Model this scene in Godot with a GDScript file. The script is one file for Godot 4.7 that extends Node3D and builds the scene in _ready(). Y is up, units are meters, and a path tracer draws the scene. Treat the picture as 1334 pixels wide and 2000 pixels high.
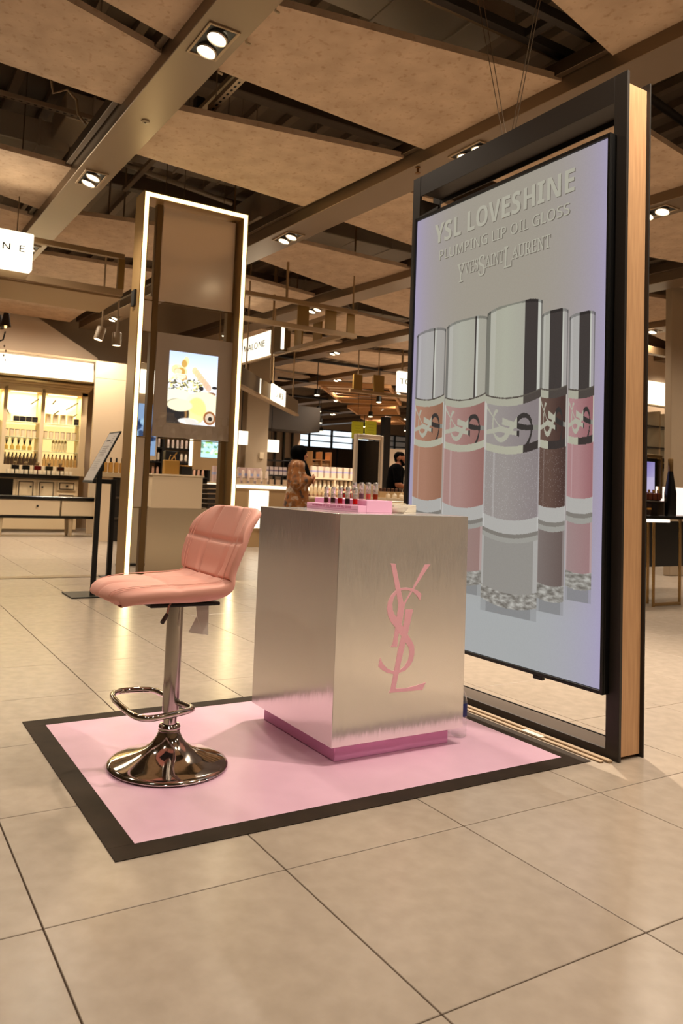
extends Node3D

# A cosmetics hall: silver counter with pink mat and bar stool, tall advertising screen, lit portal, shops behind.
# World: y up, metres; the floor tiles run along x and z; the camera looks about 30 degrees right of -z.

var mats := {}
var cache := {}
var used := {}
var lamp_count := 0

# ---------- materials ----------

func noise_tex(seed_no: int, freq: float, size: int, octaves := 4, low := Color(0, 0, 0), high := Color(1, 1, 1), stretch := Vector2i.ONE) -> NoiseTexture2D:
	var n := FastNoiseLite.new()
	n.seed = seed_no
	n.noise_type = FastNoiseLite.TYPE_SIMPLEX_SMOOTH
	n.frequency = freq
	n.fractal_octaves = octaves
	var t := NoiseTexture2D.new()
	t.width = size * stretch.x
	t.height = size * stretch.y
	t.seamless = true
	t.noise = n
	var g := Gradient.new()
	g.set_color(0, low)
	g.set_color(1, high)
	t.color_ramp = g
	return t

func mat(key: String, col := Color(0.5, 0.5, 0.5), rough := 0.6, metal := 0.0) -> StandardMaterial3D:
	if mats.has(key):
		return mats[key]
	var m := StandardMaterial3D.new()
	m.resource_name = key
	m.albedo_color = col
	m.roughness = rough
	m.metallic = metal
	mats[key] = m
	return m

func glow(key: String, col: Color, energy: float) -> StandardMaterial3D:
	if mats.has(key):
		return mats[key]
	var m := mat(key, Color(0.75, 0.75, 0.75), 0.5)
	m.emission_enabled = true
	m.emission = col
	m.emission_energy_multiplier = energy
	return m

func glass(key: String, col: Color) -> StandardMaterial3D:
	if mats.has(key):
		return mats[key]
	var m := mat(key, col, 0.04)
	m.transparency = BaseMaterial3D.TRANSPARENCY_ALPHA
	return m

func triplanar(m: StandardMaterial3D, t: Texture2D, scale: Vector3) -> StandardMaterial3D:
	m.albedo_texture = t
	m.uv1_triplanar = true
	m.uv1_world_triplanar = true
	m.uv1_scale = scale
	return m

# ---------- shapes ----------

func begin() -> SurfaceTool:
	var st := SurfaceTool.new()
	st.begin(Mesh.PRIMITIVE_TRIANGLES)
	st.set_smooth_group(-1)
	return st

func done(st: SurfaceTool) -> ArrayMesh:
	st.generate_normals()
	return st.commit()

func tri(st: SurfaceTool, a: Vector3, b: Vector3, c: Vector3, out: Vector3) -> void:
	var n := (b - a).cross(c - a)
	if n.dot(out) > 0.0:
		var k := b
		b = c
		c = k
	var ax := n.abs()
	for p: Vector3 in [a, b, c]:
		st.set_uv(Vector2(p.z, p.y) if ax.x > ax.y and ax.x > ax.z else Vector2(p.x, p.z) if ax.y > ax.z else Vector2(p.x, p.y))
		st.add_vertex(p)

func quad(st: SurfaceTool, a: Vector3, b: Vector3, c: Vector3, d: Vector3, out: Vector3) -> void:
	tri(st, a, b, c, out)
	tri(st, a, c, d, out)

# a box with chamfered edges
func bx(st: SurfaceTool, at: Vector3, size: Vector3, bevel := 0.002, turn := Basis()) -> void:
	var h := size * 0.5
	var b: float = minf(bevel, minf(h.x, minf(h.y, h.z)) * 0.6)
	st.set_smooth_group(-1)
	for axis in 3:
		var u := (axis + 1) % 3
		var v := (axis + 2) % 3
		for s: float in [-1.0, 1.0]:
			var q := []
			for k: Vector2 in [Vector2(-1, -1), Vector2(1, -1), Vector2(1, 1), Vector2(-1, 1)]:
				var p := Vector3()
				p[axis] = s * h[axis]
				p[u] = k.x * (h[u] - b)
				p[v] = k.y * (h[v] - b)
				q.append(at + turn * p)
			var o := Vector3()
			o[axis] = s
			quad(st, q[0], q[1], q[2], q[3], turn * o)
			for r: float in [-1.0, 1.0]:
				var e := []
				for k: float in [-1.0, 1.0]:
					var p := Vector3()
					p[axis] = s * h[axis]
					p[u] = r * (h[u] - b)
					p[v] = k * (h[v] - b)
					e.append(at + turn * p)
					p[axis] = s * (h[axis] - b)
					p[u] = r * h[u]
					e.append(at + turn * p)
				o = Vector3()
				o[axis] = s
				o[u] = r
				quad(st, e[0], e[1], e[3], e[2], turn * o)
	for x: float in [-1.0, 1.0]:
		for y: float in [-1.0, 1.0]:
			for z: float in [-1.0, 1.0]:
				var o := Vector3(x, y, z)
				var p := o * (h - Vector3(b, b, b))
				tri(st, at + turn * (p + Vector3(x * b, 0, 0)), at + turn * (p + Vector3(0, y * b, 0)), at + turn * (p + Vector3(0, 0, z * b)), turn * o)

# a flat outline in x and y, thick along z from z0 to z1
func prism(st: SurfaceTool, outline: PackedVector2Array, z0: float, z1: float, t := Transform3D()) -> void:
	st.set_smooth_group(-1)
	var idx := Geometry2D.triangulate_polygon(outline)
	var ccw := not Geometry2D.is_polygon_clockwise(outline)
	for k in range(0, idx.size(), 3):
		for z: float in [z0, z1]:
			var o := Vector3(0, 0, -1.0 if z == z0 else 1.0) * (1.0 if z1 > z0 else -1.0)
			var p := []
			for j in 3:
				p.append(t * Vector3(outline[idx[k + j]].x, outline[idx[k + j]].y, z))
			tri(st, p[0], p[1], p[2], t.basis * o)
	for k in outline.size():
		var a := outline[k]
		var b := outline[(k + 1) % outline.size()]
		var o := Vector3(b.y - a.y, a.x - b.x, 0) * (1.0 if ccw else -1.0)
		quad(st, t * Vector3(a.x, a.y, z0), t * Vector3(b.x, b.y, z0), t * Vector3(b.x, b.y, z1), t * Vector3(a.x, a.y, z1), t.basis * o)

# a profile of (radius, height) turned round the y axis
func lathe(st: SurfaceTool, prof: PackedVector2Array, seg := 24, t := Transform3D()) -> void:
	var group := 1
	for k in prof.size() - 1:
		if k > 0 and (prof[k] - prof[k - 1]).normalized().dot((prof[k + 1] - prof[k]).normalized()) < 0.8:
			group += 1
		st.set_smooth_group(group)
		for i in seg:
			var a := TAU * i / seg
			var b := TAU * ((i + 1) % seg) / seg
			var p := [Vector3(cos(a) * prof[k].x, prof[k].y, sin(a) * prof[k].x), Vector3(cos(b) * prof[k].x, prof[k].y, sin(b) * prof[k].x),
				Vector3(cos(b) * prof[k + 1].x, prof[k + 1].y, sin(b) * prof[k + 1].x), Vector3(cos(a) * prof[k + 1].x, prof[k + 1].y, sin(a) * prof[k + 1].x)]
			var d := prof[k + 1] - prof[k]
			var o := Vector3(cos((a + b) / 2 if b > a else a + 0.01) * d.y, -d.x, sin((a + b) / 2 if b > a else a + 0.01) * d.y)
			if prof[k].x > 1e-5:
				tri(st, t * p[0], t * p[1], t * p[2], t.basis * o)
			if prof[k + 1].x > 1e-5:
				tri(st, t * p[0], t * p[2], t * p[3], t.basis * o)
	st.set_smooth_group(-1)

# a round tube along a path
func tube(st: SurfaceTool, path: PackedVector3Array, r: float, seg := 10, closed := false) -> void:
	st.set_smooth_group(1)
	var n := path.size()
	var rings := []
	var up := Vector3(0, 1, 0)
	for k in n:
		var d: Vector3
		if closed:
			d = path[(k + 1) % n] - path[(k + n - 1) % n]
		else:
			d = path[mini(k + 1, n - 1)] - path[maxi(k - 1, 0)]
		d = d.normalized()
		if absf(up.dot(d)) > 0.95:
			up = Vector3(1, 0, 0) if absf(d.x) < 0.9 else Vector3(0, 0, 1)
		var s := d.cross(up).normalized()
		up = s.cross(d).normalized()
		var ring := []
		for i in seg:
			var a := TAU * i / seg
			ring.append(path[k] + (s * cos(a) + up * sin(a)) * r)
		rings.append(ring)
	for k in (n if closed else n - 1):
		var k2 := (k + 1) % n
		var shift := 0
		if closed and k2 == 0:
			var best := 1e9
			for i in seg:
				var dd: float = (rings[0][i] as Vector3).distance_to(rings[k][0])
				if dd < best:
					best = dd
					shift = i
		for i in seg:
			var j := (i + 1) % seg
			var o: Vector3 = (rings[k][i] + rings[k][j]) / 2 - path[k]
			quad(st, rings[k][i], rings[k][j], rings[k2][(j + shift) % seg], rings[k2][(i + shift) % seg], o)
	if not closed:
		st.set_smooth_group(-1)
		for e in [0, n - 1]:
			var o: Vector3 = path[0] - path[1] if e == 0 else path[n - 1] - path[n - 2]
			for i in range(1, seg - 1):
				tri(st, rings[e][0], rings[e][i], rings[e][i + 1], o)
	st.set_smooth_group(-1)

func rod_mesh(r: float, length: float, seg := 10) -> ArrayMesh:
	var key := "rod%.4f_%.3f_%d" % [r, length, seg]
	if not cache.has(key):
		var st := begin()
		lathe(st, PackedVector2Array([Vector2(0, 0), Vector2(r, 0), Vector2(r, length), Vector2(0, length)]), seg)
		cache[key] = done(st)
	return cache[key]

func box_mesh(size: Vector3, bevel := 0.002) -> ArrayMesh:
	var key := "box%s_%.4f" % [size, bevel]
	if not cache.has(key):
		var st := begin()
		bx(st, Vector3.ZERO, size, bevel)
		cache[key] = done(st)
	return cache[key]

func lathe_mesh(key: String, prof: Array, seg := 20) -> ArrayMesh:
	if not cache.has(key):
		var st := begin()
		lathe(st, PackedVector2Array(prof), seg)
		cache[key] = done(st)
	return cache[key]

# ---------- objects ----------

func numbered(called: String) -> String:
	if not used.has(called):
		used[called] = 0
		return called
	used[called] += 1
	return "%s_%03d" % [called, used[called]]

func obj(called: String, mesh: Mesh, m: Material, parent: Node = self, at := Vector3.ZERO) -> MeshInstance3D:
	var o := MeshInstance3D.new()
	o.name = numbered(called) if parent == self else called
	o.mesh = mesh
	o.material_override = m
	o.position = at
	parent.add_child(o, true)
	return o

func box(called: String, at: Vector3, size: Vector3, m: Material, parent: Node = self, bevel := 0.002) -> MeshInstance3D:
	return obj(called, box_mesh(size, bevel), m, parent, at)

# from corner to corner
func span(called: String, a: Vector3, b: Vector3, m: Material, parent: Node = self, bevel := 0.002) -> MeshInstance3D:
	return box(called, (a + b) / 2, (b - a).abs(), m, parent, bevel)

func tag(o: Node, label: String, category: String, group := "") -> Node:
	o.set_meta("label", label)
	o.set_meta("category", category)
	if group:
		o.set_meta("group", group)
	return o

func thing(called: String, label: String, category: String, at := Vector3.ZERO, group := "", yaw := 0.0) -> Node3D:
	var o := Node3D.new()
	o.name = numbered(called)
	o.position = at
	o.rotation.y = yaw
	add_child(o)
	tag(o, label, category, group)
	return o

func dup(root: Node3D, at: Vector3, label := "", group := "", yaw := 0.0) -> Node3D:
	var base: String = root.get_meta("base_name") if root.has_meta("base_name") else String(root.name)
	var r: Node3D = root.duplicate()
	r.name = numbered(base)
	add_child(r)
	r.position = at
	r.rotation.y = yaw
	if label:
		r.set_meta("label", label)
	if group:
		r.set_meta("group", group)
	return r

func structure(o: Node) -> Node:
	o.set_meta("kind", "structure")
	return o

func rod(called: String, a: Vector3, b: Vector3, r: float, m: Material, parent: Node = self, seg := 8) -> MeshInstance3D:
	var st := begin()
	tube(st, PackedVector3Array([a, b]), r, seg)
	return obj(called, done(st), m, parent)

func pipe(called: String, pts: Array, r: float, m: Material, parent: Node = self, seg := 8) -> MeshInstance3D:
	var st := begin()
	tube(st, PackedVector3Array(pts), r, seg)
	return obj(called, done(st), m, parent)

func words(called: String, text: String, height: float, m: Material, parent: Node, at: Vector3, turn: Vector3, weight := 400, font := "Droid Sans", stretch := 1.0, depth := 0.002) -> MeshInstance3D:
	var f := SystemFont.new()
	f.font_names = PackedStringArray([font])
	f.font_weight = weight
	var t := TextMesh.new()
	t.font = f
	t.text = text
	t.font_size = 48
	t.pixel_size = height / 34.5
	t.depth = depth
	t.curve_step = 1.0
	var o := obj(called, t, m, parent, at)
	o.rotation = turn
	o.scale = Vector3(stretch, 1, 1)
	return o

# ---------- camera, air and light ----------

func camera_and_air() -> void:
	var cam := Camera3D.new()
	cam.name = "camera"
	cam.projection = Camera3D.PROJECTION_FRUSTUM
	cam.near = 0.05
	cam.far = 100.0
	cam.keep_aspect = Camera3D.KEEP_HEIGHT
	cam.size = cam.near * 2000.0 / 1493.37
	cam.frustum_offset = Vector2(0.05474, -0.09758) * cam.near
	cam.transform = Transform3D(Basis(Vector3.UP, deg_to_rad(-30.0753)) * Basis(Vector3.RIGHT, deg_to_rad(3.7823)) * Basis(Vector3.BACK, deg_to_rad(2.3704)), Vector3(0, 0.971, 0))
	add_child(cam)
	cam.current = true
	var lens := CameraAttributesPhysical.new()
	lens.frustum_focal_length = 24.0
	lens.frustum_focus_distance = 2.7
	lens.exposure_aperture = 5.6
	cam.attributes = lens
	var we := WorldEnvironment.new()
	we.name = "air"
	var e := Environment.new()
	e.background_mode = Environment.BG_COLOR
	e.background_color = Color(0.93, 0.97, 1.0)
	e.background_energy_multiplier = 1.6
	e.tonemap_mode = Environment.TONE_MAPPER_LINEAR
	e.tonemap_exposure = 1.0
	e.sdfgi_enabled = true
	e.ssao_enabled = true
	e.ssil_enabled = true
	we.environment = e
	add_child(we)

const WARM := Color(1.0, 0.935, 0.85)

func spot(at: Vector3, towards: Vector3, energy: float, angle := 52.0, size := 0.05, col := WARM) -> void:
	var l := SpotLight3D.new()
	lamp_count += 1
	l.name = "spot_light_%03d" % lamp_count
	l.light_color = col
	l.light_energy = energy
	l.spot_angle = angle
	l.spot_angle_attenuation = 1.0
	l.spot_range = 40.0
	l.spot_attenuation = 2.0
	l.light_size = size
	l.shadow_enabled = true
	add_child(l)
	l.position = at
	l.basis = Basis.looking_at(towards.normalized(), Vector3(0, 0, 1) if absf(towards.normalized().y) > 0.9 else Vector3.UP)

func area(at: Vector3, towards: Vector3, size: Vector2, energy: float, col := WARM) -> void:
	var l := AreaLight3D.new()
	lamp_count += 1
	l.name = "area_light_%03d" % lamp_count
	l.light_color = col
	l.light_energy = energy
	l.area_size = size
	l.area_range = 40.0
	l.shadow_enabled = true
	add_child(l)
	l.position = at
	l.basis = Basis.looking_at(towards.normalized(), Vector3.UP)

# ---------- floor ----------

const T := 0.6
const TX := 0.4204
const TZ := -1.742

func build_floor() -> void:
	var fl := obj("floor", box_mesh(Vector3(40, 0.2, 52), 0.0), mat("grout", Color(0.30, 0.23, 0.17), 0.9), self, Vector3(10, -0.1055, -16))
	structure(fl)
	var tiles := []
	for k in 3:
		var m := mat("porcelain_%d" % k, Color.WHITE, 0.27)
		var c: Color = [Color(0.630, 0.572, 0.508), Color(0.622, 0.564, 0.50), Color(0.640, 0.582, 0.518)][k]
		var n := noise_tex(11 + k, 0.045, 512, 6, c.darkened(0.06), c.lightened(0.045))
		triplanar(m, n, Vector3(0.55, 0.55, 0.55))
		m.uv1_offset = Vector3(0.37 * k, 0, 0.61 * k)
		m.specular_mode = BaseMaterial3D.SPECULAR_SCHLICK_GGX
		tiles.append(m)
	var mesh := box_mesh(Vector3(T - 0.0035, 0.012, T - 0.0035), 0.0012)
	var spots := []
	for i in range(-14, 40):
		for j in range(-10, 54):
			spots.append(Vector3(TX + (i + 0.5) * T, -0.0065, TZ - (j + 0.5) * T))
	var seen := []
	var rest := []
	for p: Vector3 in spots:
		var q := p.rotated(Vector3.UP, deg_to_rad(30.0753))
		var d := -q.z
		if d > 0.9 and d < 10.5 and absf(q.x / d - 0.055) < 0.447 + 0.5 / d:
			seen.append(p)
		elif p.x > -5.5 and p.x < 23 and p.z > -33:
			rest.append(p)
	seen.sort_custom(func(a: Vector3, b: Vector3) -> bool: return a.length_squared() < b.length_squared())
	while seen.size() > 296:
		rest.append(seen.pop_back())
	var rng := RandomNumberGenerator.new()
	rng.seed = 5
	for p: Vector3 in seen:
		obj("tile", mesh, tiles[rng.randi() % 3], fl, p - fl.position)
	var mm := MultiMesh.new()
	mm.transform_format = MultiMesh.TRANSFORM_3D
	mm.mesh = mesh
	mm.instance_count = rest.size()
	for k in rest.size():
		mm.set_instance_transform(k, Transform3D(Basis(), rest[k] - fl.position))
	var mi := MultiMeshInstance3D.new()
	mi.name = "far_tiles"
	mi.multimesh = mm
	mi.material_override = tiles[0]
	mi.set_meta("kind", "stuff")
	fl.add_child(mi)
	# a dark inlay strip in the floor before the shop on the left
	structure(obj("trim_1", box_mesh(Vector3(7.0, 0.004, 0.16), 0.001), mat("inlay", Color(0.42, 0.33, 0.22), 0.35), self, Vector3(-1.2, 0.0018, -7.75)))

# ---------- shell ----------

func build_shell() -> void:
	var wall := mat("shell_wall", Color(0.58, 0.50, 0.42), 0.9)
	structure(span("wall_left", Vector3(-6.2, 0, 5.4), Vector3(-6.0, 5.6, -34), wall, self, 0.0))
	structure(span("wall_right", Vector3(24, 0, 5.4), Vector3(24.2, 5.6, -34), wall, self, 0.0))
	structure(span("wall_front_unseen", Vector3(-6.2, 0, 5.2), Vector3(24.2, 5.6, 5.4), mat("front_wall_cream", Color(0.86, 0.79, 0.70), 0.8), self, 0.0))  # unseen, behind the camera; kept pale to brighten the counter's reflection
	# the far wall with its band of windows
	var far := mat("far_wall", Color(0.42, 0.36, 0.30), 0.9)
	var wb := span("wall_back", Vector3(-6, 0, -30), Vector3(24, 2.85, -30.2), triplanar(far, noise_tex(3, 0.05, 256, 3, Color(0.44, 0.39, 0.34), Color(0.58, 0.52, 0.46)), Vector3(0.8, 0.8, 0.8)), self, 0.0)
	structure(wb)
	span("upper_wall", Vector3(-6, 3.75, -30) - wb.position, Vector3(24, 5.6, -30.2) - wb.position, wall, wb, 0.0)
	span("side_wall", Vector3(-6, 2.85, -30) - wb.position, Vector3(15.4, 3.75, -30.2) - wb.position, wall, wb, 0.0)
	var batten := mat("batten", Color(0.08, 0.07, 0.06), 0.7)
	for k in 9:
		span("batten", Vector3(15.6 + k * 0.95, 0.1, -29.95) - wb.position, Vector3(15.66 + k * 0.95, 2.85, -30) - wb.position, batten, wb)
	var win := thing("window_1", "far band of bright daylight windows with dark bars above grey wall", "window", Vector3(19.7, 2.85, -30.1))
	structure(win)
	var steel := mat("window_steel", Color(0.10, 0.10, 0.10), 0.6)
	for k in 8:
		box("mullion", Vector3(-4.2 + k * 1.22, 0.45, 0), Vector3(0.10, 0.9, 0.08), steel, win)
	for y: float in [0.03, 0.32, 0.60, 0.87]:
		box("transom", Vector3(0, y, 0), Vector3(8.6, 0.05, 0.08), steel, win)
	for k in 7:
		box("pane", Vector3(-3.59 + k * 1.22, 0.45, 0), Vector3(1.12, 0.88, 0.008), glass("window_glass", Color(0.95, 0.97, 1, 0.06)), win)
	# roof deck with its ribs
	var deck := mat("deck", Color(0.50, 0.44, 0.37), 0.85)
	var ceil := span("ceiling", Vector3(-6.2, 5.4, 5.4), Vector3(24.2, 5.6, -34), deck, self, 0.0)
	structure(ceil)
	structure(span("wall_far", Vector3(-6.2, 0, -34), Vector3(15.2, 5.6, -33.8), wall, self, 0.0))
	var rib := mat("rib", Color(0.56, 0.49, 0.41), 0.8)
	for k in 40:
		var x := 0.0 + k * 0.42
		if x < 15.0:
			box("rib", Vector3(x - 9.0, -0.145, 3.0), Vector3(0.10, 0.09, 24.0), rib, ceil)
	var joist := mat("joist", Color(0.42, 0.36, 0.30), 0.7)
	for k in 7:
		var z := 0.3 - k * 3.3
		box("joist", Vector3(1.0, -0.29, z + 13.4), Vector3(30.0, 0.20, 0.16), joist, ceil, 0.01)

# beams carry the downlights: centre lines from near end to far end
const BEAMS := [[-0.62, 4.0, -0.62, -13.0, 0.33], [1.94, 3.0, 1.66, -11.5, 0.33], [4.62, 2.0, 3.66, -14.5, 0.37], [7.10, 2.0, 5.75, -15.0, 0.37], [9.6, 2.0, 7.6, -24.0, 0.37], [12.0, 2.0, 9.8, -27.0, 0.4], [14.6, 0.0, 12.4, -29.0, 0.4], [17.0, -2.0, 15.0, -29.0, 0.4], [19.4, -6.0, 17.8, -29.0, 0.4]]

func beam_x(k: int, z: float) -> float:
	var b: Array = BEAMS[k]
	return lerpf(b[0], b[2], (z - b[1]) / (b[3] - b[1]))

func build_beams() -> void:
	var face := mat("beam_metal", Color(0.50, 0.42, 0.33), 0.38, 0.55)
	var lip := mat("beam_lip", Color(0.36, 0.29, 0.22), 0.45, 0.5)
	for k in BEAMS.size():
		var b: Array = BEAMS[k]
		var a := Vector3(b[0], 3.92, b[1])
		var e := Vector3(b[2], 3.92, b[3])
		var d := (e - a)
		var root := Node3D.new()
		root.name = "trim_%d" % (k + 2)
		add_child(root)
		root.position = (a + e) / 2
		root.rotation.y = atan2(d.x, d.z) + PI
		structure(root)
		box("beam_face", Vector3(0, 0, 0), Vector3(b[4], 0.24, d.length()), face, root, 0.004)
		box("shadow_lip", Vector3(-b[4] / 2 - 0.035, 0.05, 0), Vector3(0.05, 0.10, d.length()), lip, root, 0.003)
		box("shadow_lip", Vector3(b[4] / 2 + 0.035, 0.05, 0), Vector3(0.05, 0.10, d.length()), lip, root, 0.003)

func build_panels() -> void:
	var board := mat("ceiling_board", Color.WHITE, 0.8)
	var t := noise_tex(21, 0.011, 512, 6, Color(0.70, 0.595, 0.49), Color(0.80, 0.69, 0.58))
	triplanar(board, t, Vector3(0.6, 0.6, 0.6))
	board.detail_enabled = true
	board.detail_blend_mode = BaseMaterial3D.BLEND_MODE_MUL
	var speck := noise_tex(22, 0.045, 512, 3, Color(1, 1, 1), Color(1, 1, 1))
	var g := Gradient.new()
	g.offsets = PackedFloat32Array([0.0, 0.22, 0.34, 1.0])
	g.colors = PackedColorArray([Color(0.86, 0.83, 0.79), Color(0.95, 0.93, 0.91), Color(1, 1, 1), Color(1, 1, 1)])
	speck.color_ramp = g
	board.detail_albedo = speck
	board.detail_mask = noise_tex(1, 0.01, 16, 1, Color(1, 1, 1), Color(1, 1, 1))
	var quads := [
		# between the two beams on the left
		[[-0.42, -4.24], [1.70, -4.93], [1.70, -5.77], [-0.42, -5.56]], [[-0.42, -3.0], [1.74, -3.5], [1.72, -4.73], [-0.42, -4.10]],
		[[-0.42, -7.1], [1.64, -7.24], [1.64, -8.62], [-0.42, -7.7]], [[-0.42, -8.5], [1.60, -8.90], [1.58, -10.4], [-0.42, -10.0]],
		[[-0.42, -10.6], [1.56, -10.9], [1.54, -12.4], [-0.42, -12.8]], [[-0.42, -13.1], [3.3, -12.9], [3.3, -14.5], [-0.42, -14.4]], [[1.82, -10.3], [3.5, -10.2], [3.45, -11.7], [1.80, -12.0]],
		[[-0.42, -1.2], [1.78, -1.0], [1.76, -2.7], [-0.42, -2.3]],
		# the wide bay above the counter
		[[2.00, -4.0], [4.14, -3.62], [4.02, -5.02], [2.00, -4.876]], [[1.94, -5.60], [3.98, -5.25], [3.86, -6.78], [1.94, -6.57]],
		[[2.05, -1.3], [4.26, -1.5], [4.16, -3.23], [2.05, -2.76]], [[1.90, -8.5], [3.74, -8.1], [3.60, -9.6], [1.90, -9.9]],
		[[2.1, 0.9], [4.4, 0.7], [4.35, -1.2], [2.1, -0.9]],
		# right of the screen
		[[4.60, -1.6], [6.75, -1.4], [6.62, -3.35], [4.54, -3.05]], [[4.50, -3.66], [6.52, -3.95], [6.38, -5.3], [4.32, -5.1]],
		[[4.24, -5.82], [6.30, -5.9], [6.22, -7.2], [4.14, -6.86]], [[4.08, -7.82], [6.14, -7.86], [6.0, -9.3], [4.02, -8.64]],
		[[3.96, -9.5], [5.9, -9.9], [5.8, -11.4], [3.9, -10.8]]]
	for k in range(3, 7):
		for j in 9:
			var z := 1.0 - j * 2.1 - k * 0.35
			var w := 0.28 * sin(j * 2.1 + k)
			if z < BEAMS[k][3] + 1.0 or z > BEAMS[k][1] - 1.0:
				continue
			quads.append([[beam_x(k, z) + 0.24, z + w], [beam_x(k + 1, z) - 0.24, z - w * 0.6], [beam_x(k + 1, z - 1.5) - 0.24, z - 1.55 + w], [beam_x(k, z - 1.5) + 0.24, z - 1.5 - w]])
	for q: Array in quads:
		var c := Vector2()
		for p: Array in q:
			c += Vector2(p[0], -p[1]) / 4
		var o := PackedVector2Array()
		for p: Array in q:
			o.append(Vector2(p[0], -p[1]) - c)
		var st := begin()
		prism(st, o, 0.0, 0.05, Transform3D(Basis(Vector3(1, 0, 0), Vector3(0, 0, -1), Vector3(0, 1, 0)), Vector3.ZERO))
		var side := "left of the lit portal" if c.x < 2 else "above the silver counter" if c.x < 4.2 else "right of the tall advertising screen" if c.x < 7 else "far down the hall"
		tag(obj("ceiling_panel", done(st), board, self, Vector3(c.x, 3.9, -c.y)), "tan speckled trapezoid ceiling board hung between metal beams " + side, "ceiling panel", "ceiling boards " + side)

# ---------- ceiling lamps ----------

func build_downlights() -> void:
	var proto := thing("downlight", "twin recessed downlight in the beam", "downlight", Vector3(0, 3.8, 0))
	var frame := mat("fitting_frame", Color(0.62, 0.52, 0.40), 0.4, 0.4)
	var st := begin()
	for s: float in [-1.0, 1.0]:
		bx(st, Vector3(s * 0.098, -0.004, 0), Vector3(0.018, 0.012, 0.384), 0.002)
		bx(st, Vector3(0, -0.004, s * 0.183), Vector3(0.178, 0.012, 0.018), 0.002)
	obj("trim_frame", done(st), frame, proto)
	box("dark_tray", Vector3(0, -0.001, 0), Vector3(0.178, 0.004, 0.348), mat("fitting_dark", Color(0.05, 0.045, 0.04), 0.5), proto, 0.001)
	var ring := lathe_mesh("gimbal", [Vector2(0.058, 0.0), Vector2(0.066, -0.004), Vector2(0.070, -0.028), Vector2(0.062, -0.034), Vector2(0.056, -0.020)], 24)
	var bulb := lathe_mesh("lamp_lens", [Vector2(0.0, -0.036), Vector2(0.030, -0.033), Vector2(0.055, -0.024), Vector2(0.055, -0.006), Vector2(0, -0.006)], 24)
	for s: float in [-1.0, 1.0]:
		var g := obj("gimbal_ring", ring, mat("chrome_soft", Color(0.7, 0.66, 0.6), 0.25, 0.9), proto, Vector3(0, -0.002, s * 0.085))
		g.rotation = Vector3(0.0, 0, -0.30)
		var b := obj("lamp_lens", bulb, glow("lamp_glow", Color(1.0, 0.93, 0.80), 6.0), proto, Vector3(0, -0.002, s * 0.085))
		b.rotation = Vector3(0.0, 0, -0.30)
	var list := []
	for k in BEAMS.size():
		var first: float = [-9.82, -9.82, -7.47, -7.44, -7.6, -8.0, -9.0, -10.0, -12.0][k]
		for j in range(-7, 5):
			var z := first + j * (2.70 if k < 2 else 2.82)
			if z < BEAMS[k][3] + 0.4 or z > BEAMS[k][1] - 0.3:
				continue
			list.append([k, z])
	var along := {}
	var n := 0
	for e: Array in list:
		var k: int = e[0]
		var at := Vector3(beam_x(k, e[1]), 3.8, e[1])
		var where: String = ["leftmost beam", "long left beam", "beam over the screen frame", "beam behind the screen", "far right beams", "far right beams", "far right beams", "far right beams", "far right beams"][k]
		var far := "nearest" if e[1] > -3.0 else "near" if e[1] > -6.0 else "middle" if e[1] > -9.0 else "far"
		var special := {
			"1_-4": "largest twin downlight, top of the picture on the long left beam", "1_-7": "twin downlight on the long left beam above left of the portal's top", "1_-10": "twin downlight on the long left beam beside the glowing N E sign",
			"2_-5": "twin downlight showing just over the screen stand's head beam", "2_-7": "twin downlight right of the portal's upper right corner", "2_-10": "small twin downlight above the two sided canopy's brass panels",
			"3_-5": "twin downlight just right of the screen stand's oak post top", "3_-7": "twin downlight on the third beam, mostly behind the screen's left edge", "3_-10": "small twin downlight on the third beam beyond the canopy"}
		var spot_key := "%d_%d" % [k, roundi(e[1])]
		var o := proto
		along[k] = along.get(k, 0) + 1
		var ends := ["first", "second", "third", "fourth", "fifth", "sixth", "seventh", "eighth", "ninth", "tenth", "eleventh", "twelfth"]
		var lab := "twin recessed downlight on the %s beam from left, %s from its far end" % [ends[k], ends[along[k] - 1]]
		if special.has(spot_key):
			lab = special[spot_key]
		if n == 0:
			o.position = at
			tag(o, lab, "downlight", "%s twin downlights of the %s" % [far, where])
			o.set_meta("base_name", "downlight")
		else:
			o = dup(proto, at, lab, "%s twin downlights of the %s" % [far, where])
		n += 1
		var pw: float = PW * [1.0, 0.9, 1.45, 1.3, 1.1, 1.1, 1.1, 1.1, 1.1][k]
		if e[1] < -9.5 or k > 3:
			pw *= 1.45
		if e[1] < -9.5 or k > 3:
			spot(at + Vector3(-0.008, -0.05, 0), Vector3(-0.05, -1, 0), pw * 2.0, 72.0, 0.08)
			continue
		var aim := Vector3(-0.08, -1, 0.0)
		if k == 2 and absf(e[1] + 4.65) < 0.1:
			aim = Vector3(-0.27, -1, 0.40)
			pw = PW * 9.0
		for s: float in [-1.0, 1.0]:
			spot(at + Vector3(-0.008, -0.05, s * 0.085), aim + Vector3(0, 0, 0.08 * s), pw, 70.0 if aim.z == 0.0 else 36.0, 0.055)

	# a spotlight out of view, placed to light the oak post and right floor
	var t := thing("unseen_spotlight", "unseen cylinder spotlight out of view, placed to light the screen stand's oak post", "spotlight", Vector3(2.72, 3.90, -1.25))
	obj("can", lathe_mesh("spot_can", [Vector2(0, 0), Vector2(0.055, 0), Vector2(0.06, -0.01), Vector2(0.06, -0.17), Vector2(0.052, -0.17), Vector2(0.052, -0.15), Vector2(0, -0.15)], 20), mat("spot_pale", Color(0.62, 0.54, 0.43), 0.45), t)
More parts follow.
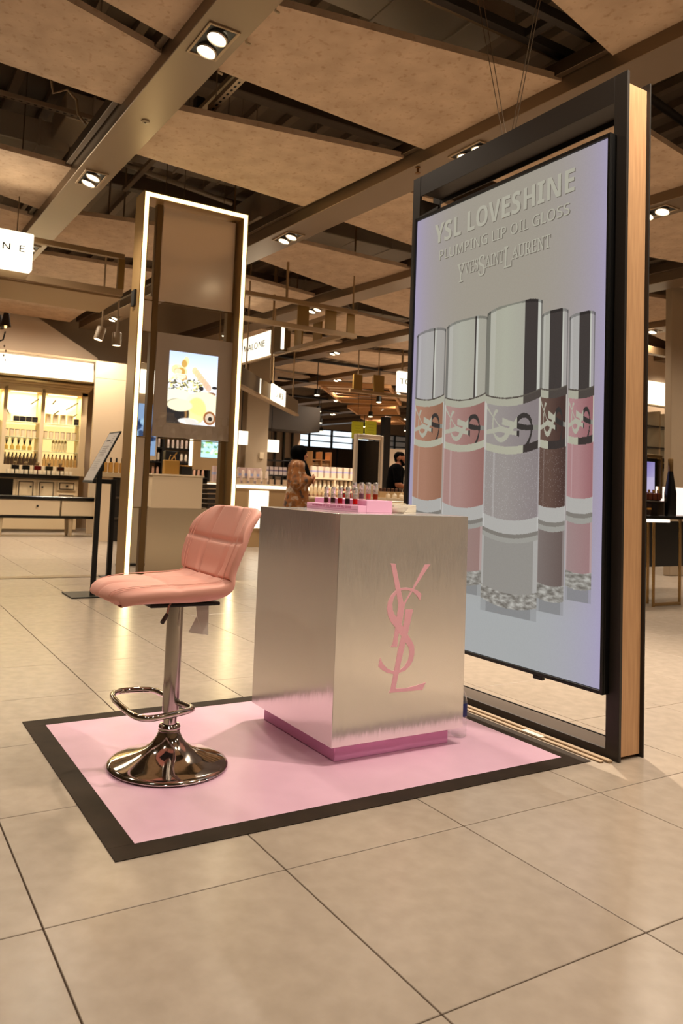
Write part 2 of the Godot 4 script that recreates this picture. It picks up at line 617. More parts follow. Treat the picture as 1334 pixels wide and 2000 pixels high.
	obj("lamp_lens", lathe_mesh("spot_lens", [Vector2(0, -0.155), Vector2(0.050, -0.155), Vector2(0.050, -0.165), Vector2(0, -0.168)], 20), glow("lamp_glow", Color(1.0, 0.93, 0.80), 6.0), t)
	spot(Vector3(2.72, 3.71, -1.25), Vector3(0, -1, -0.28), 8.5, 46.0, 0.05)

const PW := 1.9

# ---------- the tall screen in its steel frame ----------

func mixc(a: Color, b: Color, t: float) -> Color:
	return a.lerp(b, clampf(t, 0.0, 1.0))

# the advert: five gloss tubes standing on a mirror, drawn as a print
func advert() -> ImageTexture:
	var W := 500
	var H := 860
	var im := Image.create(W, H, false, Image.FORMAT_RGB8)
	var rng := RandomNumberGenerator.new()
	rng.seed = 9
	var glints := FastNoiseLite.new()
	glints.seed = 3
	glints.frequency = 0.045
	var mid := Color(0.655, 0.625, 0.57)
	var low := Color(0.69, 0.70, 0.70)
	var side := Color(0.69, 0.645, 0.80)
	# left, right, cap top, cap bottom, band bottom, tube bottom, foot of the reflection, gloss, deep tone, dark strip of the cap
	var tubes := [
		[0.022, 0.212, 0.722, 0.556, 0.442, 0.290, 0.150, Color(0.70, 0.52, 0.43), Color(0.60, 0.43, 0.34), 0.60, 0.635],
		[0.852, 0.958, 0.687, 0.536, 0.432, 0.304, 0.165, Color(0.71, 0.55, 0.55), Color(0.62, 0.42, 0.43), 0.40, 0.82],
		[0.218, 0.458, 0.726, 0.548, 0.431, 0.280, 0.140, Color(0.70, 0.56, 0.53), Color(0.60, 0.43, 0.40), 0.70, 0.735],
		[0.728, 0.846, 0.703, 0.543, 0.426, 0.285, 0.134, Color(0.42, 0.33, 0.29), Color(0.30, 0.22, 0.20), 0.32, 0.80],
		[0.455, 0.730, 0.734, 0.543, 0.425, 0.262, 0.112, Color(0.63, 0.60, 0.58), Color(0.56, 0.52, 0.52), 0.70, 0.93]]
	# the monogram lies on its side on each band
	for py in H:
		var v := 1.0 - (py + 0.5) / H
		for px in W:
			var u := (px + 0.5) / W
			var e := absf(u - 0.5) * 2.0
			var c := mid.lerp(low, clampf((0.32 - v) / 0.22, 0.0, 1.0))
			c = c.lerp(side, pow(e, 4.0) * 0.8)
			for t: Array in tubes:
				if u < t[0] or u > t[1] or v > t[2] or v < t[6] - 0.02:
					continue
				var w: float = t[1] - t[0]
				var x: float = (u - t[0]) / w
				var round_x := 1.0 - pow(2.0 * x - 1.0, 2.0)
				var y := v + round_x * w * 0.045 - 0.006 if v < 0.62 else v - round_x * w * 0.03 + 0.004 + 0.004 * pow(absf(2.0 * x - 1.0), 8.0)
				if y > t[2] - 0.002:
					continue
				if y > t[3]:
					var cap := Color(0.715, 0.715, 0.645).lerp(Color(0.66, 0.64, 0.59), clampf(absf(x - 0.35) * 1.2, 0.0, 1.0))
					cap = cap.lerp(side, e * 0.4 * e)
					if x > t[9] and x < t[10]:
						cap = Color(0.27, 0.245, 0.235)
					elif x > t[10] and x < t[10] + 0.05:
						cap = Color(0.80, 0.80, 0.76)
					elif x < 0.06 or x > 0.97:
						cap = cap.darkened(0.30)
					elif x < 0.16:
						cap = cap.lightened(0.12)
					c = cap.darkened(0.25) if y > t[2] - 0.008 else cap
				elif y > t[3] - 0.018:
					c = Color(0.70, 0.69, 0.62) if x < t[9] or t[10] - t[9] < 0.1 else Color(0.32, 0.29, 0.27)
					if y > t[3] - 0.003:
						c = Color(0.36, 0.33, 0.30)
				elif y > t[4]:
					var by: float = (y - t[4]) / (t[3] - 0.018 - t[4])
					c = (t[7] as Color).lerp(t[8], clampf(x * 1.6 - 0.3, 0.0, 1.0))
					if by < 0.16:
						c = Color(0.72, 0.71, 0.63) if x < t[9] + 0.02 or t[10] - t[9] < 0.1 else Color(0.25, 0.22, 0.21)
					else:
						var p := Vector2(1.712 + 0.195 * (by - 0.16) / 0.84, 0.675 - 0.43 * x)
						for s: Array in LOGO:
							if Geometry2D.is_point_in_polygon(p, PackedVector2Array(s)):
								c = Color(0.71, 0.70, 0.63) if x < 0.60 else Color(0.24, 0.22, 0.21) if x < 0.88 else Color(0.55, 0.54, 0.50)
								break
					if x < 0.03 or x > 0.97:
						c = Color(0.78, 0.76, 0.72)
				elif y > t[5]:
					c = (t[7] as Color).lerp(t[8], clampf(1.5 * absf(x - 0.42) + 0.1, 0.0, 1.0) if x > 0.42 else 0.1)
					if x > 0.17 and x < 0.21:
						c = c.lightened(0.16)
					if (w > 0.26 or t[7].r < 0.5) and rng.randf() < 0.045:
						c = c.lightened(0.28)
					if y < t[5] + 0.028:
						c = Color(0.72, 0.71, 0.69)
					if x < 0.025 or x > 0.975:
						c = c.lightened(0.22)
				elif y > t[5] - 0.018:
					c = Color(0.52, 0.50, 0.47) if y > t[5] - 0.008 else Color(0.64, 0.63, 0.60)
				elif y > t[6] + 0.03:
					c = (t[8] as Color).lerp(Color(0.66, 0.64, 0.62), 0.34 + 0.25 * (1.0 - x))
					if w > 0.26:
						c = Color(0.60, 0.585, 0.56)
					if x > 0.93 or x < 0.03:
						c = c.lightened(0.25)
				elif y > t[6]:
					c = Color(0.44, 0.42, 0.39).lerp(Color(0.76, 0.75, 0.72), clampf(0.5 + 0.9 * glints.get_noise_2d(px * 1.0, py * 2.6), 0.0, 1.0))
				else:
					c = c.lerp(Color(0.50, 0.50, 0.50), 0.7 if x > 0.1 and x < 0.9 else 0.3)
			var n := rng.randf_range(-0.008, 0.008)
			im.set_pixel(px, py, Color(c.r + n, c.g + n, c.b + n))
	return ImageTexture.create_from_image(im)

func build_screen() -> void:
	var black := mat("frame_steel", Color(0.17, 0.145, 0.125), 0.45, 0.2)
	var wood := mat("oak_veneer", Color.WHITE, 0.55)
	var wt := noise_tex(31, 0.03, 256, 5, Color(0.72, 0.55, 0.39), Color(0.80, 0.63, 0.46))
	triplanar(wood, wt, Vector3(9, 0.5, 9))
	var fr := thing("display_stand", "tall black steel stand with oak faced post right of the pink mat", "display stand", Vector3(2.6, 0, -2.59))
	var o := fr.position
	var P := func(x: float, y: float, z: float) -> Vector3: return Vector3(x, y, z) - o
	# near post: two steel side plates with oak between them
	span("side_plate", P.call(2.528, 0.0, -1.902), P.call(2.542, 2.672, -1.962), black, fr, 0.001)
	span("side_plate", P.call(2.668, 0.0, -1.902), P.call(2.676, 2.660, -1.982), black, fr, 0.001)
	span("oak_face", P.call(2.5425, 0.012, -1.916), P.call(2.6675, 2.632, -1.960), wood, fr, 0.001)
	# far post
	span("side_plate", P.call(2.528, 0.0, -3.180), P.call(2.542, 2.672, -3.240), black, fr, 0.001)
	span("side_plate", P.call(2.668, 0.0, -3.180), P.call(2.676, 2.660, -3.240), black, fr, 0.001)
	span("inner_web", P.call(2.5425, 0.012, -3.187), P.call(2.6675, 2.55, -3.227), mat("frame_web", Color(0.22, 0.19, 0.165), 0.5, 0.2), fr, 0.001)
	# head beam and sill: channels between the posts
	span("head_plate", P.call(2.5295, 2.562, -1.963), P.call(2.5405, 2.672, -3.179), black, fr, 0.001)
	span("head_plate", P.call(2.669, 2.552, -1.983), P.call(2.675, 2.660, -3.179), black, fr, 0.001)
	span("head_web", P.call(2.541, 2.575, -1.963), P.call(2.6685, 2.595, -3.179), mat("frame_web"), fr, 0.001)
	span("sill_plate", P.call(2.5295, 0.0, -1.963), P.call(2.5405, 0.034, -3.179), black, fr, 0.001)
	span("sill_plate", P.call(2.669, 0.0, -1.983), P.call(2.675, 0.034, -3.179), black, fr, 0.001)
	span("sill_lining", P.call(2.541, 0.004, -1.963), P.call(2.6685, 0.030, -3.179), mat("sill_felt", Color(0.34, 0.29, 0.25), 0.95), fr, 0.001)
	# hanging wires
	var wire := mat("wire", Color(0.45, 0.38, 0.30), 0.4, 0.6)
	for k: Array in [[-2.60, -2.98, 4.2], [-2.62, -3.02, 4.2], [-2.60, -2.20, 4.2], [-2.62, -2.22, 4.2]]:
		rod("hanging_wire", P.call(2.60, 2.59, k[0]), P.call(2.60, k[2], k[1]), 0.0022, wire, fr, 5)
	# the screen
	var sc := thing("advertising_screen", "portrait advertising screen showing five lip gloss tubes under raised lettering", "screen", Vector3(2.507, 0.24, -2.557))
	var bez := mat("bezel", Color(0.012, 0.012, 0.013), 0.35)
	var st := begin()
	var w := 1.222
	var h := 2.185
	bx(st, Vector3(0.005, h / 2, 0), Vector3(0.030, h, w), 0.003)
	obj("housing", done(st), bez, sc)
	st = begin()
	for s: float in [-1.0, 1.0]:
		bx(st, Vector3(-0.014, h / 2, s * (w / 2 - 0.007)), Vector3(0.012, h, 0.014), 0.002)
		bx(st, Vector3(-0.014, h / 2 + s * (h / 2 - 0.008), 0), Vector3(0.012, 0.016, w - 0.028), 0.002)
	obj("bezel", done(st), bez, sc)
	box("sensor", Vector3(-0.006, -0.008, -0.33 + 0.62), Vector3(0.018, 0.016, 0.05), bez, sc)
	var sm := mat("screen_picture", Color(0.03, 0.03, 0.03), 0.3)
	sm.specular_mode = BaseMaterial3D.SPECULAR_SCHLICK_GGX
	sm.metallic_specular = 0.3
	sm.emission_enabled = true
	sm.emission_texture = advert()
	sm.emission = Color(1, 1, 1)
	sm.emission_operator = BaseMaterial3D.EMISSION_OP_MULTIPLY
	sm.emission_energy_multiplier = 0.86
	sm.texture_repeat = false
	var pw := w - 0.03
	var ph := h - 0.034
	st = SurfaceTool.new()
	st.begin(Mesh.PRIMITIVE_TRIANGLES)
	st.set_normal(Vector3(-1, 0, 0))
	var pts := [[Vector3(-0.0112, 0.017, -pw / 2), Vector2(0, 1)], [Vector3(-0.0112, 0.017 + ph, -pw / 2), Vector2(0, 0)], [Vector3(-0.0112, 0.017 + ph, pw / 2), Vector2(1, 0)], [Vector3(-0.0112, 0.017, pw / 2), Vector2(1, 1)]]
	for k: int in [0, 1, 2, 0, 2, 3]:
		st.set_uv(pts[k][1])
		st.add_vertex(pts[k][0])
	obj("picture", st.commit(), sm, sc)
	# the lettering: pale with a soft dark edge, all of it shown by the screen
	var pale := glow("screen_letter_pale", Color(0.705, 0.69, 0.625), 0.86)
	pale.albedo_color = Color(0.03, 0.03, 0.03)
	var dark := glow("screen_letter_dark", Color(0.42, 0.39, 0.35), 0.86)
	dark.albedo_color = Color(0.03, 0.03, 0.03)
	var face := Vector3(0, -PI / 2, 0)
	var line := func(text: String, u0: float, u1: float, v: float, height: float, weight: int, font: String) -> void:
		var f := SystemFont.new()
		f.font_names = PackedStringArray([font])
		f.font_weight = weight
		var t := TextMesh.new()
		t.font = f
		t.text = text
		t.font_size = 64
		t.pixel_size = height / 46.0
		t.depth = 0.0006
		t.curve_step = 1.5
		var b: AABB = t.get_aabb()
		var k: float = (u1 - u0) * pw / b.size.x
		for j in 2:
			var q := obj("lettering", t, dark if j == 0 else pale, sc, Vector3(-0.0117 - 0.0005 * j, 0.017 + v * ph - 0.0035 * (1 - j), -pw / 2 + (u0 + u1) / 2 * pw + 0.0035 * (1 - j)))
			q.rotation = face
			q.scale = Vector3(k, 1, 1)
	line.call("YSL LOVESHINE", 0.125, 0.866, 0.947, 0.098, 800, "Droid Sans")
	line.call("PLUMPING LIP OIL GLOSS", 0.155, 0.842, 0.893, 0.051, 400, "Droid Sans")
	var x := 0.272
	for s: Array in [["Y", 0.045, 0.093, -0.004], ["VES", 0.078, 0.058, 0.003], ["S", 0.036, 0.098, -0.003], ["AINT", 0.100, 0.058, 0.003], ["L", 0.040, 0.098, -0.002], ["AURENT", 0.185, 0.058, 0.003]]:
		line.call(s[0], x, x + s[1], 0.838 + s[3], s[2], 300, "Droid Serif")
		x += s[1] + 0.001

# ---------- mat, counter and what stands there ----------

func build_mat() -> void:
	var root := thing("floor_mat", "pink floor mat with broad dark brown border under stool and silver counter", "mat", Vector3(1.54, 0, -2.58))
	var x0 := 0.6432
	var x1 := 2.4467
	var z0 := -1.9576
	var z1 := -3.2109
	var b := 0.075
	var dark := mat("mat_border", Color.WHITE, 0.55)
	triplanar(dark, noise_tex(41, 0.02, 256, 4, Color(0.155, 0.12, 0.09), Color(0.20, 0.155, 0.12)), Vector3(1.5, 1.5, 1.5))
	dark.metallic_specular = 0.2
	var pink := mat("mat_pink", Color.WHITE, 0.36)
	triplanar(pink, noise_tex(42, 0.010, 512, 6, Color(0.81, 0.65, 0.73), Color(0.85, 0.69, 0.77)), Vector3(0.8, 0.8, 0.8))
	var o := root.position
	span("border", Vector3(x0, 0.0006, z0) - o, Vector3(x1, 0.0022, z0 - b) - o, dark, root, 0.0005)
	span("border", Vector3(x0, 0.0006, z1 + b) - o, Vector3(x1, 0.0022, z1) - o, dark, root, 0.0005)
	span("border", Vector3(x0, 0.0006, z0 - b) - o, Vector3(x0 + b, 0.0022, z1 + b) - o, dark, root, 0.0005)
	span("border", Vector3(x1 - b, 0.0006, z0 - b) - o, Vector3(x1, 0.0022, z1 + b) - o, dark, root, 0.0005)
	span("pink_field", Vector3(x0 + b, 0.0006, z0 - b) - o, Vector3(x1 - b, 0.0022, z1 + b) - o, pink, root, 0.0005)
	# thin rails on the floor between mat and frame
	var rail := mat("rail", Color(0.62, 0.52, 0.40), 0.5)
	tag(span("cable_cover", Vector3(2.462, 0.0, -1.93), Vector3(2.482, 0.006, -3.30), rail), "thin beige cable cover on the floor along the screen frame, nearer the mat", "cable cover")
	tag(span("cable_cover", Vector3(2.490, 0.0, -1.915), Vector3(2.512, 0.010, -3.30), rail), "thin beige cable cover on the floor touching the screen frame", "cable cover")
	tag(box("paper_slip", Vector3(2.477, 0.0075, -2.27), Vector3(0.028, 0.002, 0.10), mat("white_paper", Color(0.85, 0.80, 0.72), 0.6)), "small pale paper slip lying on the cable cover by the screen", "paper slip")

const LOGO := [
	[Vector2(1.736, 0.707), Vector2(1.762, 0.705), Vector2(1.788, 0.615), Vector2(1.805, 0.56), Vector2(1.81, 0.542), Vector2(1.8, 0.481), Vector2(1.786, 0.441), Vector2(1.782, 0.399), Vector2(1.751, 0.4), Vector2(1.759, 0.409), Vector2(1.763, 0.423), Vector2(1.771, 0.472), Vector2(1.776, 0.509), Vector2(1.781, 0.547), Vector2(1.781, 0.558), Vector2(1.768, 0.605), Vector2(1.742, 0.701)],
	[Vector2(1.902, 0.7), Vector2(1.93, 0.7), Vector2(1.919, 0.69), Vector2(1.854, 0.611), Vector2(1.819, 0.565), Vector2(1.808, 0.541), Vector2(1.805, 0.556), Vector2(1.843, 0.608)],
	[Vector2(1.889, 0.589), Vector2(1.87, 0.603), Vector2(1.845, 0.612), Vector2(1.817, 0.616), Vector2(1.789, 0.615), Vector2(1.765, 0.605), Vector2(1.745, 0.588), Vector2(1.733, 0.565), Vector2(1.729, 0.541), Vector2(1.735, 0.517), Vector2(1.749, 0.492), Vector2(1.771, 0.47), Vector2(1.789, 0.449), Vector2(1.8, 0.437), Vector2(1.821, 0.413), Vector2(1.836, 0.394), Vector2(1.841, 0.372), Vector2(1.836, 0.348), Vector2(1.821, 0.327), Vector2(1.801, 0.315), Vector2(1.781, 0.312), Vector2(1.76, 0.314), Vector2(1.739, 0.324), Vector2(1.718, 0.343), Vector2(1.706, 0.365), Vector2(1.699, 0.334), Vector2(1.716, 0.321), Vector2(1.74, 0.308), Vector2(1.767, 0.301), Vector2(1.795, 0.303), Vector2(1.822, 0.309), Vector2(1.846, 0.326), Vector2(1.859, 0.347), Vector2(1.864, 0.372), Vector2(1.861, 0.398), Vector2(1.849, 0.418), Vector2(1.83, 0.441), Vector2(1.807, 0.472), Vector2(1.798, 0.481), Vector2(1.776, 0.508), Vector2(1.765, 0.518), Vector2(1.756, 0.535), Vector2(1.753, 0.557), Vector2(1.758, 0.578), Vector2(1.772, 0.597), Vector2(1.794, 0.606), Vector2(1.821, 0.606), Vector2(1.847, 0.6), Vector2(1.867, 0.585), Vector2(1.883, 0.565)],
	[Vector2(1.816, 0.535), Vector2(1.851, 0.533), Vector2(1.829, 0.44), Vector2(1.82, 0.41), Vector2(1.8, 0.334), Vector2(1.793, 0.302), Vector2(1.78, 0.247), Vector2(1.825, 0.244), Vector2(1.874, 0.249), Vector2(1.923, 0.257), Vector2(1.908, 0.231), Vector2(1.825, 0.233), Vector2(1.75, 0.235), Vector2(1.758, 0.246), Vector2(1.769, 0.299), Vector2(1.785, 0.381), Vector2(1.8, 0.435), Vector2(1.808, 0.475)]]

func build_counter() -> void:
	var x0 := 1.5075
	var w := 0.6086
	var z0 := -2.2931
	var d := 0.6207
	var root := thing("display_counter", "silver brushed metal counter with pink monogram on a pink plinth", "counter", Vector3(x0 + w / 2, 0, z0 - d / 2))
	var o := root.position
	var foil := mat("brushed_foil", Color(0.96, 0.95, 0.935), 0.17, 0.78)
	foil.roughness_texture = noise_tex(51, 0.02, 256, 4, Color(0.85, 0.75, 0.75), Color(1, 1, 1), Vector2i(4, 1))
	foil.uv1_scale = Vector3(1.3, 0.35, 1)
	foil.normal_enabled = true
	foil.normal_scale = 0.035
	var nt := noise_tex(52, 0.05, 256, 3, Color(0, 0, 0), Color(1, 1, 1), Vector2i(4, 1))
	nt.as_normal_map = true
	nt.bump_strength = 3.0
	foil.normal_texture = nt
	obj("body", box_mesh(Vector3(w, 0.8203, d), 0.0018), foil, root, Vector3(0, 0.0659 + 0.8203 / 2, 0))
	var g := 0.04
	box("plinth", Vector3(0, 0.0023 + 0.0318, 0), Vector3(w - 2 * g, 0.0635, d - 2 * g), mat("plinth_pink", Color(0.90, 0.62, 0.80), 0.35), root, 0.002)
	var st := begin()
	var k := 0
	for poly: Array in LOGO:
		prism(st, PackedVector2Array(poly), z0 - 0.0004, z0 + 0.0007 + 0.00012 * k, Transform3D(Basis(), -o))
		k += 1
	obj("monogram", done(st), mat("logo_pink", Color(0.93, 0.70, 0.75), 0.6), root)

func build_tray() -> void:
	var top := 0.8863
	var root := thing("gloss_tray", "pink stepped card tray holding two rows of lip gloss on the counter", "tray", Vector3(1.78, top, -2.655))
	var o := root.position
	var pink := mat("tray_pink", Color(0.93, 0.70, 0.83), 0.5)
	span("low_step", Vector3(1.70, top, -2.46) - o, Vector3(1.739, top + 0.026, -2.85) - o, pink, root, 0.0015)
	span("high_step", Vector3(1.7395, top, -2.46) - o, Vector3(1.865, top + 0.048, -2.85) - o, pink, root, 0.0015)
	var ink := mat("tray_ink", Color(0.72, 0.30, 0.50), 0.6)
	box("print_line", Vector3(1.6994, top + 0.009, -2.655) - o, Vector3(0.0008, 0.0012, 0.38), ink, root, 0.0002)
	var wd := words("print", "PLUMPING LIP OIL GLOSS  LIP OIL GLOSS", 0.008, ink, root, Vector3(1.6995, top + 0.017, -2.655) - o, Vector3(0, -PI / 2, 0), 700, "Droid Sans", 1.35, 0.0006)
	wd.name = "print"
	# the glosses
	var cap := lathe_mesh("gloss_cap", [Vector2(0, 0.042), Vector2(0.0086, 0.042), Vector2(0.0092, 0.0435), Vector2(0.0092, 0.069), Vector2(0.0084, 0.070), Vector2(0, 0.070)], 20)
	var vial := lathe_mesh("gloss_vial", [Vector2(0, 0.0), Vector2(0.0090, 0.0), Vector2(0.0096, 0.001), Vector2(0.0096, 0.0405), Vector2(0.0070, 0.0418), Vector2(0, 0.0418)], 20)
	var fill := lathe_mesh("gloss_fill", [Vector2(0, 0.0035), Vector2(0.0094, 0.0036), Vector2(0.0098, 0.004), Vector2(0.0098, 0.024), Vector2(0.0094, 0.0243), Vector2(0, 0.0243)], 20)
	var chrome := mat("chrome", Color(0.95, 0.94, 0.93), 0.14, 0.75)
	var clear := mat("vial_clear", Color(0.72, 0.66, 0.62), 0.1, 0.25)
	var kinds := [["nude brown", Color(0.25, 0.11, 0.085)], ["taupe brown", Color(0.17, 0.11, 0.09)], ["crimson red", Color(0.55, 0.0, 0.05)], ["deep plum", Color(0.10, 0.035, 0.045)], ["bright coral red", Color(0.72, 0.05, 0.06)],
		["pale rose", Color(0.68, 0.33, 0.29)], ["shimmering mauve", Color(0.38, 0.26, 0.30)], ["salmon pink", Color(0.75, 0.33, 0.28)], ["terracotta orange", Color(0.50, 0.16, 0.06)]]
	for k in 9:
		var front := k < 5
		var z: float = [-2.725, -2.672, -2.618, -2.564, -2.510, -2.636, -2.585, -2.536, -2.487][k]
		var g := thing("lip_gloss", "%s lip gloss, silver cap, on the %s step of the pink tray" % [kinds[k][0], "low" if front else "high"], "lip gloss", Vector3(1.719 if front else 1.80, top + (0.026 if front else 0.048), z), "lip gloss tubes in the pink tray")
		obj("vial", vial, clear, g)
		obj("gloss", fill, mat("gloss_%d" % k, kinds[k][1], 0.18), g)
		obj("cap", cap, chrome, g)
		var s := begin()
		for j in 3:
			bx(s, Vector3(-0.0097 * cos(j * 0.7 - 0.7), 0.031 + 0.003 * (j % 2), 0.0097 * sin(j * 0.7 + 0.2)), Vector3(0.002, 0.008, 0.003), 0.0004, Basis(Vector3.UP, j * 0.6))
		obj("monogram", done(s), chrome, g)
	# small white dish and box right of the tray
	var dish := lathe_mesh("dish", [Vector2(0, 0), Vector2(0.022, 0), Vector2(0.036, 0.012), Vector2(0.040, 0.022), Vector2(0.038, 0.022), Vector2(0.034, 0.013), Vector2(0.02, 0.004), Vector2(0, 0.004)], 24)
	tag(obj("dish", dish, mat("white_dish", Color(0.88, 0.84, 0.78), 0.4), self, Vector3(1.925, top, -2.50)), "small round white dish on the counter beside the pink tray", "dish")
	var pad := thing("tissue_box", "low white tissue box on the counter behind the round dish", "box", Vector3(2.02, top, -2.62))
	box("carton", Vector3(0, 0.016, 0), Vector3(0.12, 0.032, 0.09), mat("white_card", Color(0.86, 0.82, 0.75), 0.6), pad, 0.002)
	box("tissue", Vector3(0.0, 0.035, 0.0), Vector3(0.06, 0.006, 0.03), mat("white_paper"), pad, 0.002)
	# water bottle on the floor behind the counter corner
	var b := thing("water_bottle", "clear plastic water bottle on the mat beside the counter foot", "bottle", Vector3(2.170, 0.0024, -2.375))
	obj("body", lathe_mesh("bottle_body", [Vector2(0, 0.002), Vector2(0.022, 0), Vector2(0.030, 0.008), Vector2(0.031, 0.03), Vector2(0.029, 0.036), Vector2(0.031, 0.042), Vector2(0.031, 0.06), Vector2(0.029, 0.066), Vector2(0.031, 0.072), Vector2(0.031, 0.14), Vector2(0.026, 0.165), Vector2(0.013, 0.19), Vector2(0.012, 0.2), Vector2(0, 0.2)], 24), glass("bottle_plastic", Color(0.75, 0.78, 0.8, 0.08)), b)
	obj("label_band", lathe_mesh("bottle_label", [Vector2(0.0314, 0.085), Vector2(0.0316, 0.086), Vector2(0.0316, 0.136), Vector2(0.0314, 0.137)], 24), mat("label_blue", Color(0.05, 0.13, 0.36), 0.4), b)
	obj("lid", lathe_mesh("bottle_lid", [Vector2(0, 0.2), Vector2(0.0135, 0.2), Vector2(0.0135, 0.215), Vector2(0.012, 0.217), Vector2(0, 0.217)], 20), mat("lid_gold", Color(0.55, 0.38, 0.08), 0.4), b)

# ---------- bar stool ----------

func spline(pts: Array, s: float) -> Vector3:
	var n := pts.size() - 1
	var f := clampf(s, 0.0, 1.0) * n
	var k := mini(int(f), n - 1)
	var a: Vector3 = pts[maxi(k - 1, 0)]
	var d: Vector3 = pts[mini(k + 2, n)]
	return (pts[k] as Vector3).cubic_interpolate(pts[k + 1], a, d, f - k)

func groove(x: float, at: float, wide: float) -> float:
	return exp(-pow((x - at) / wide, 2.0))

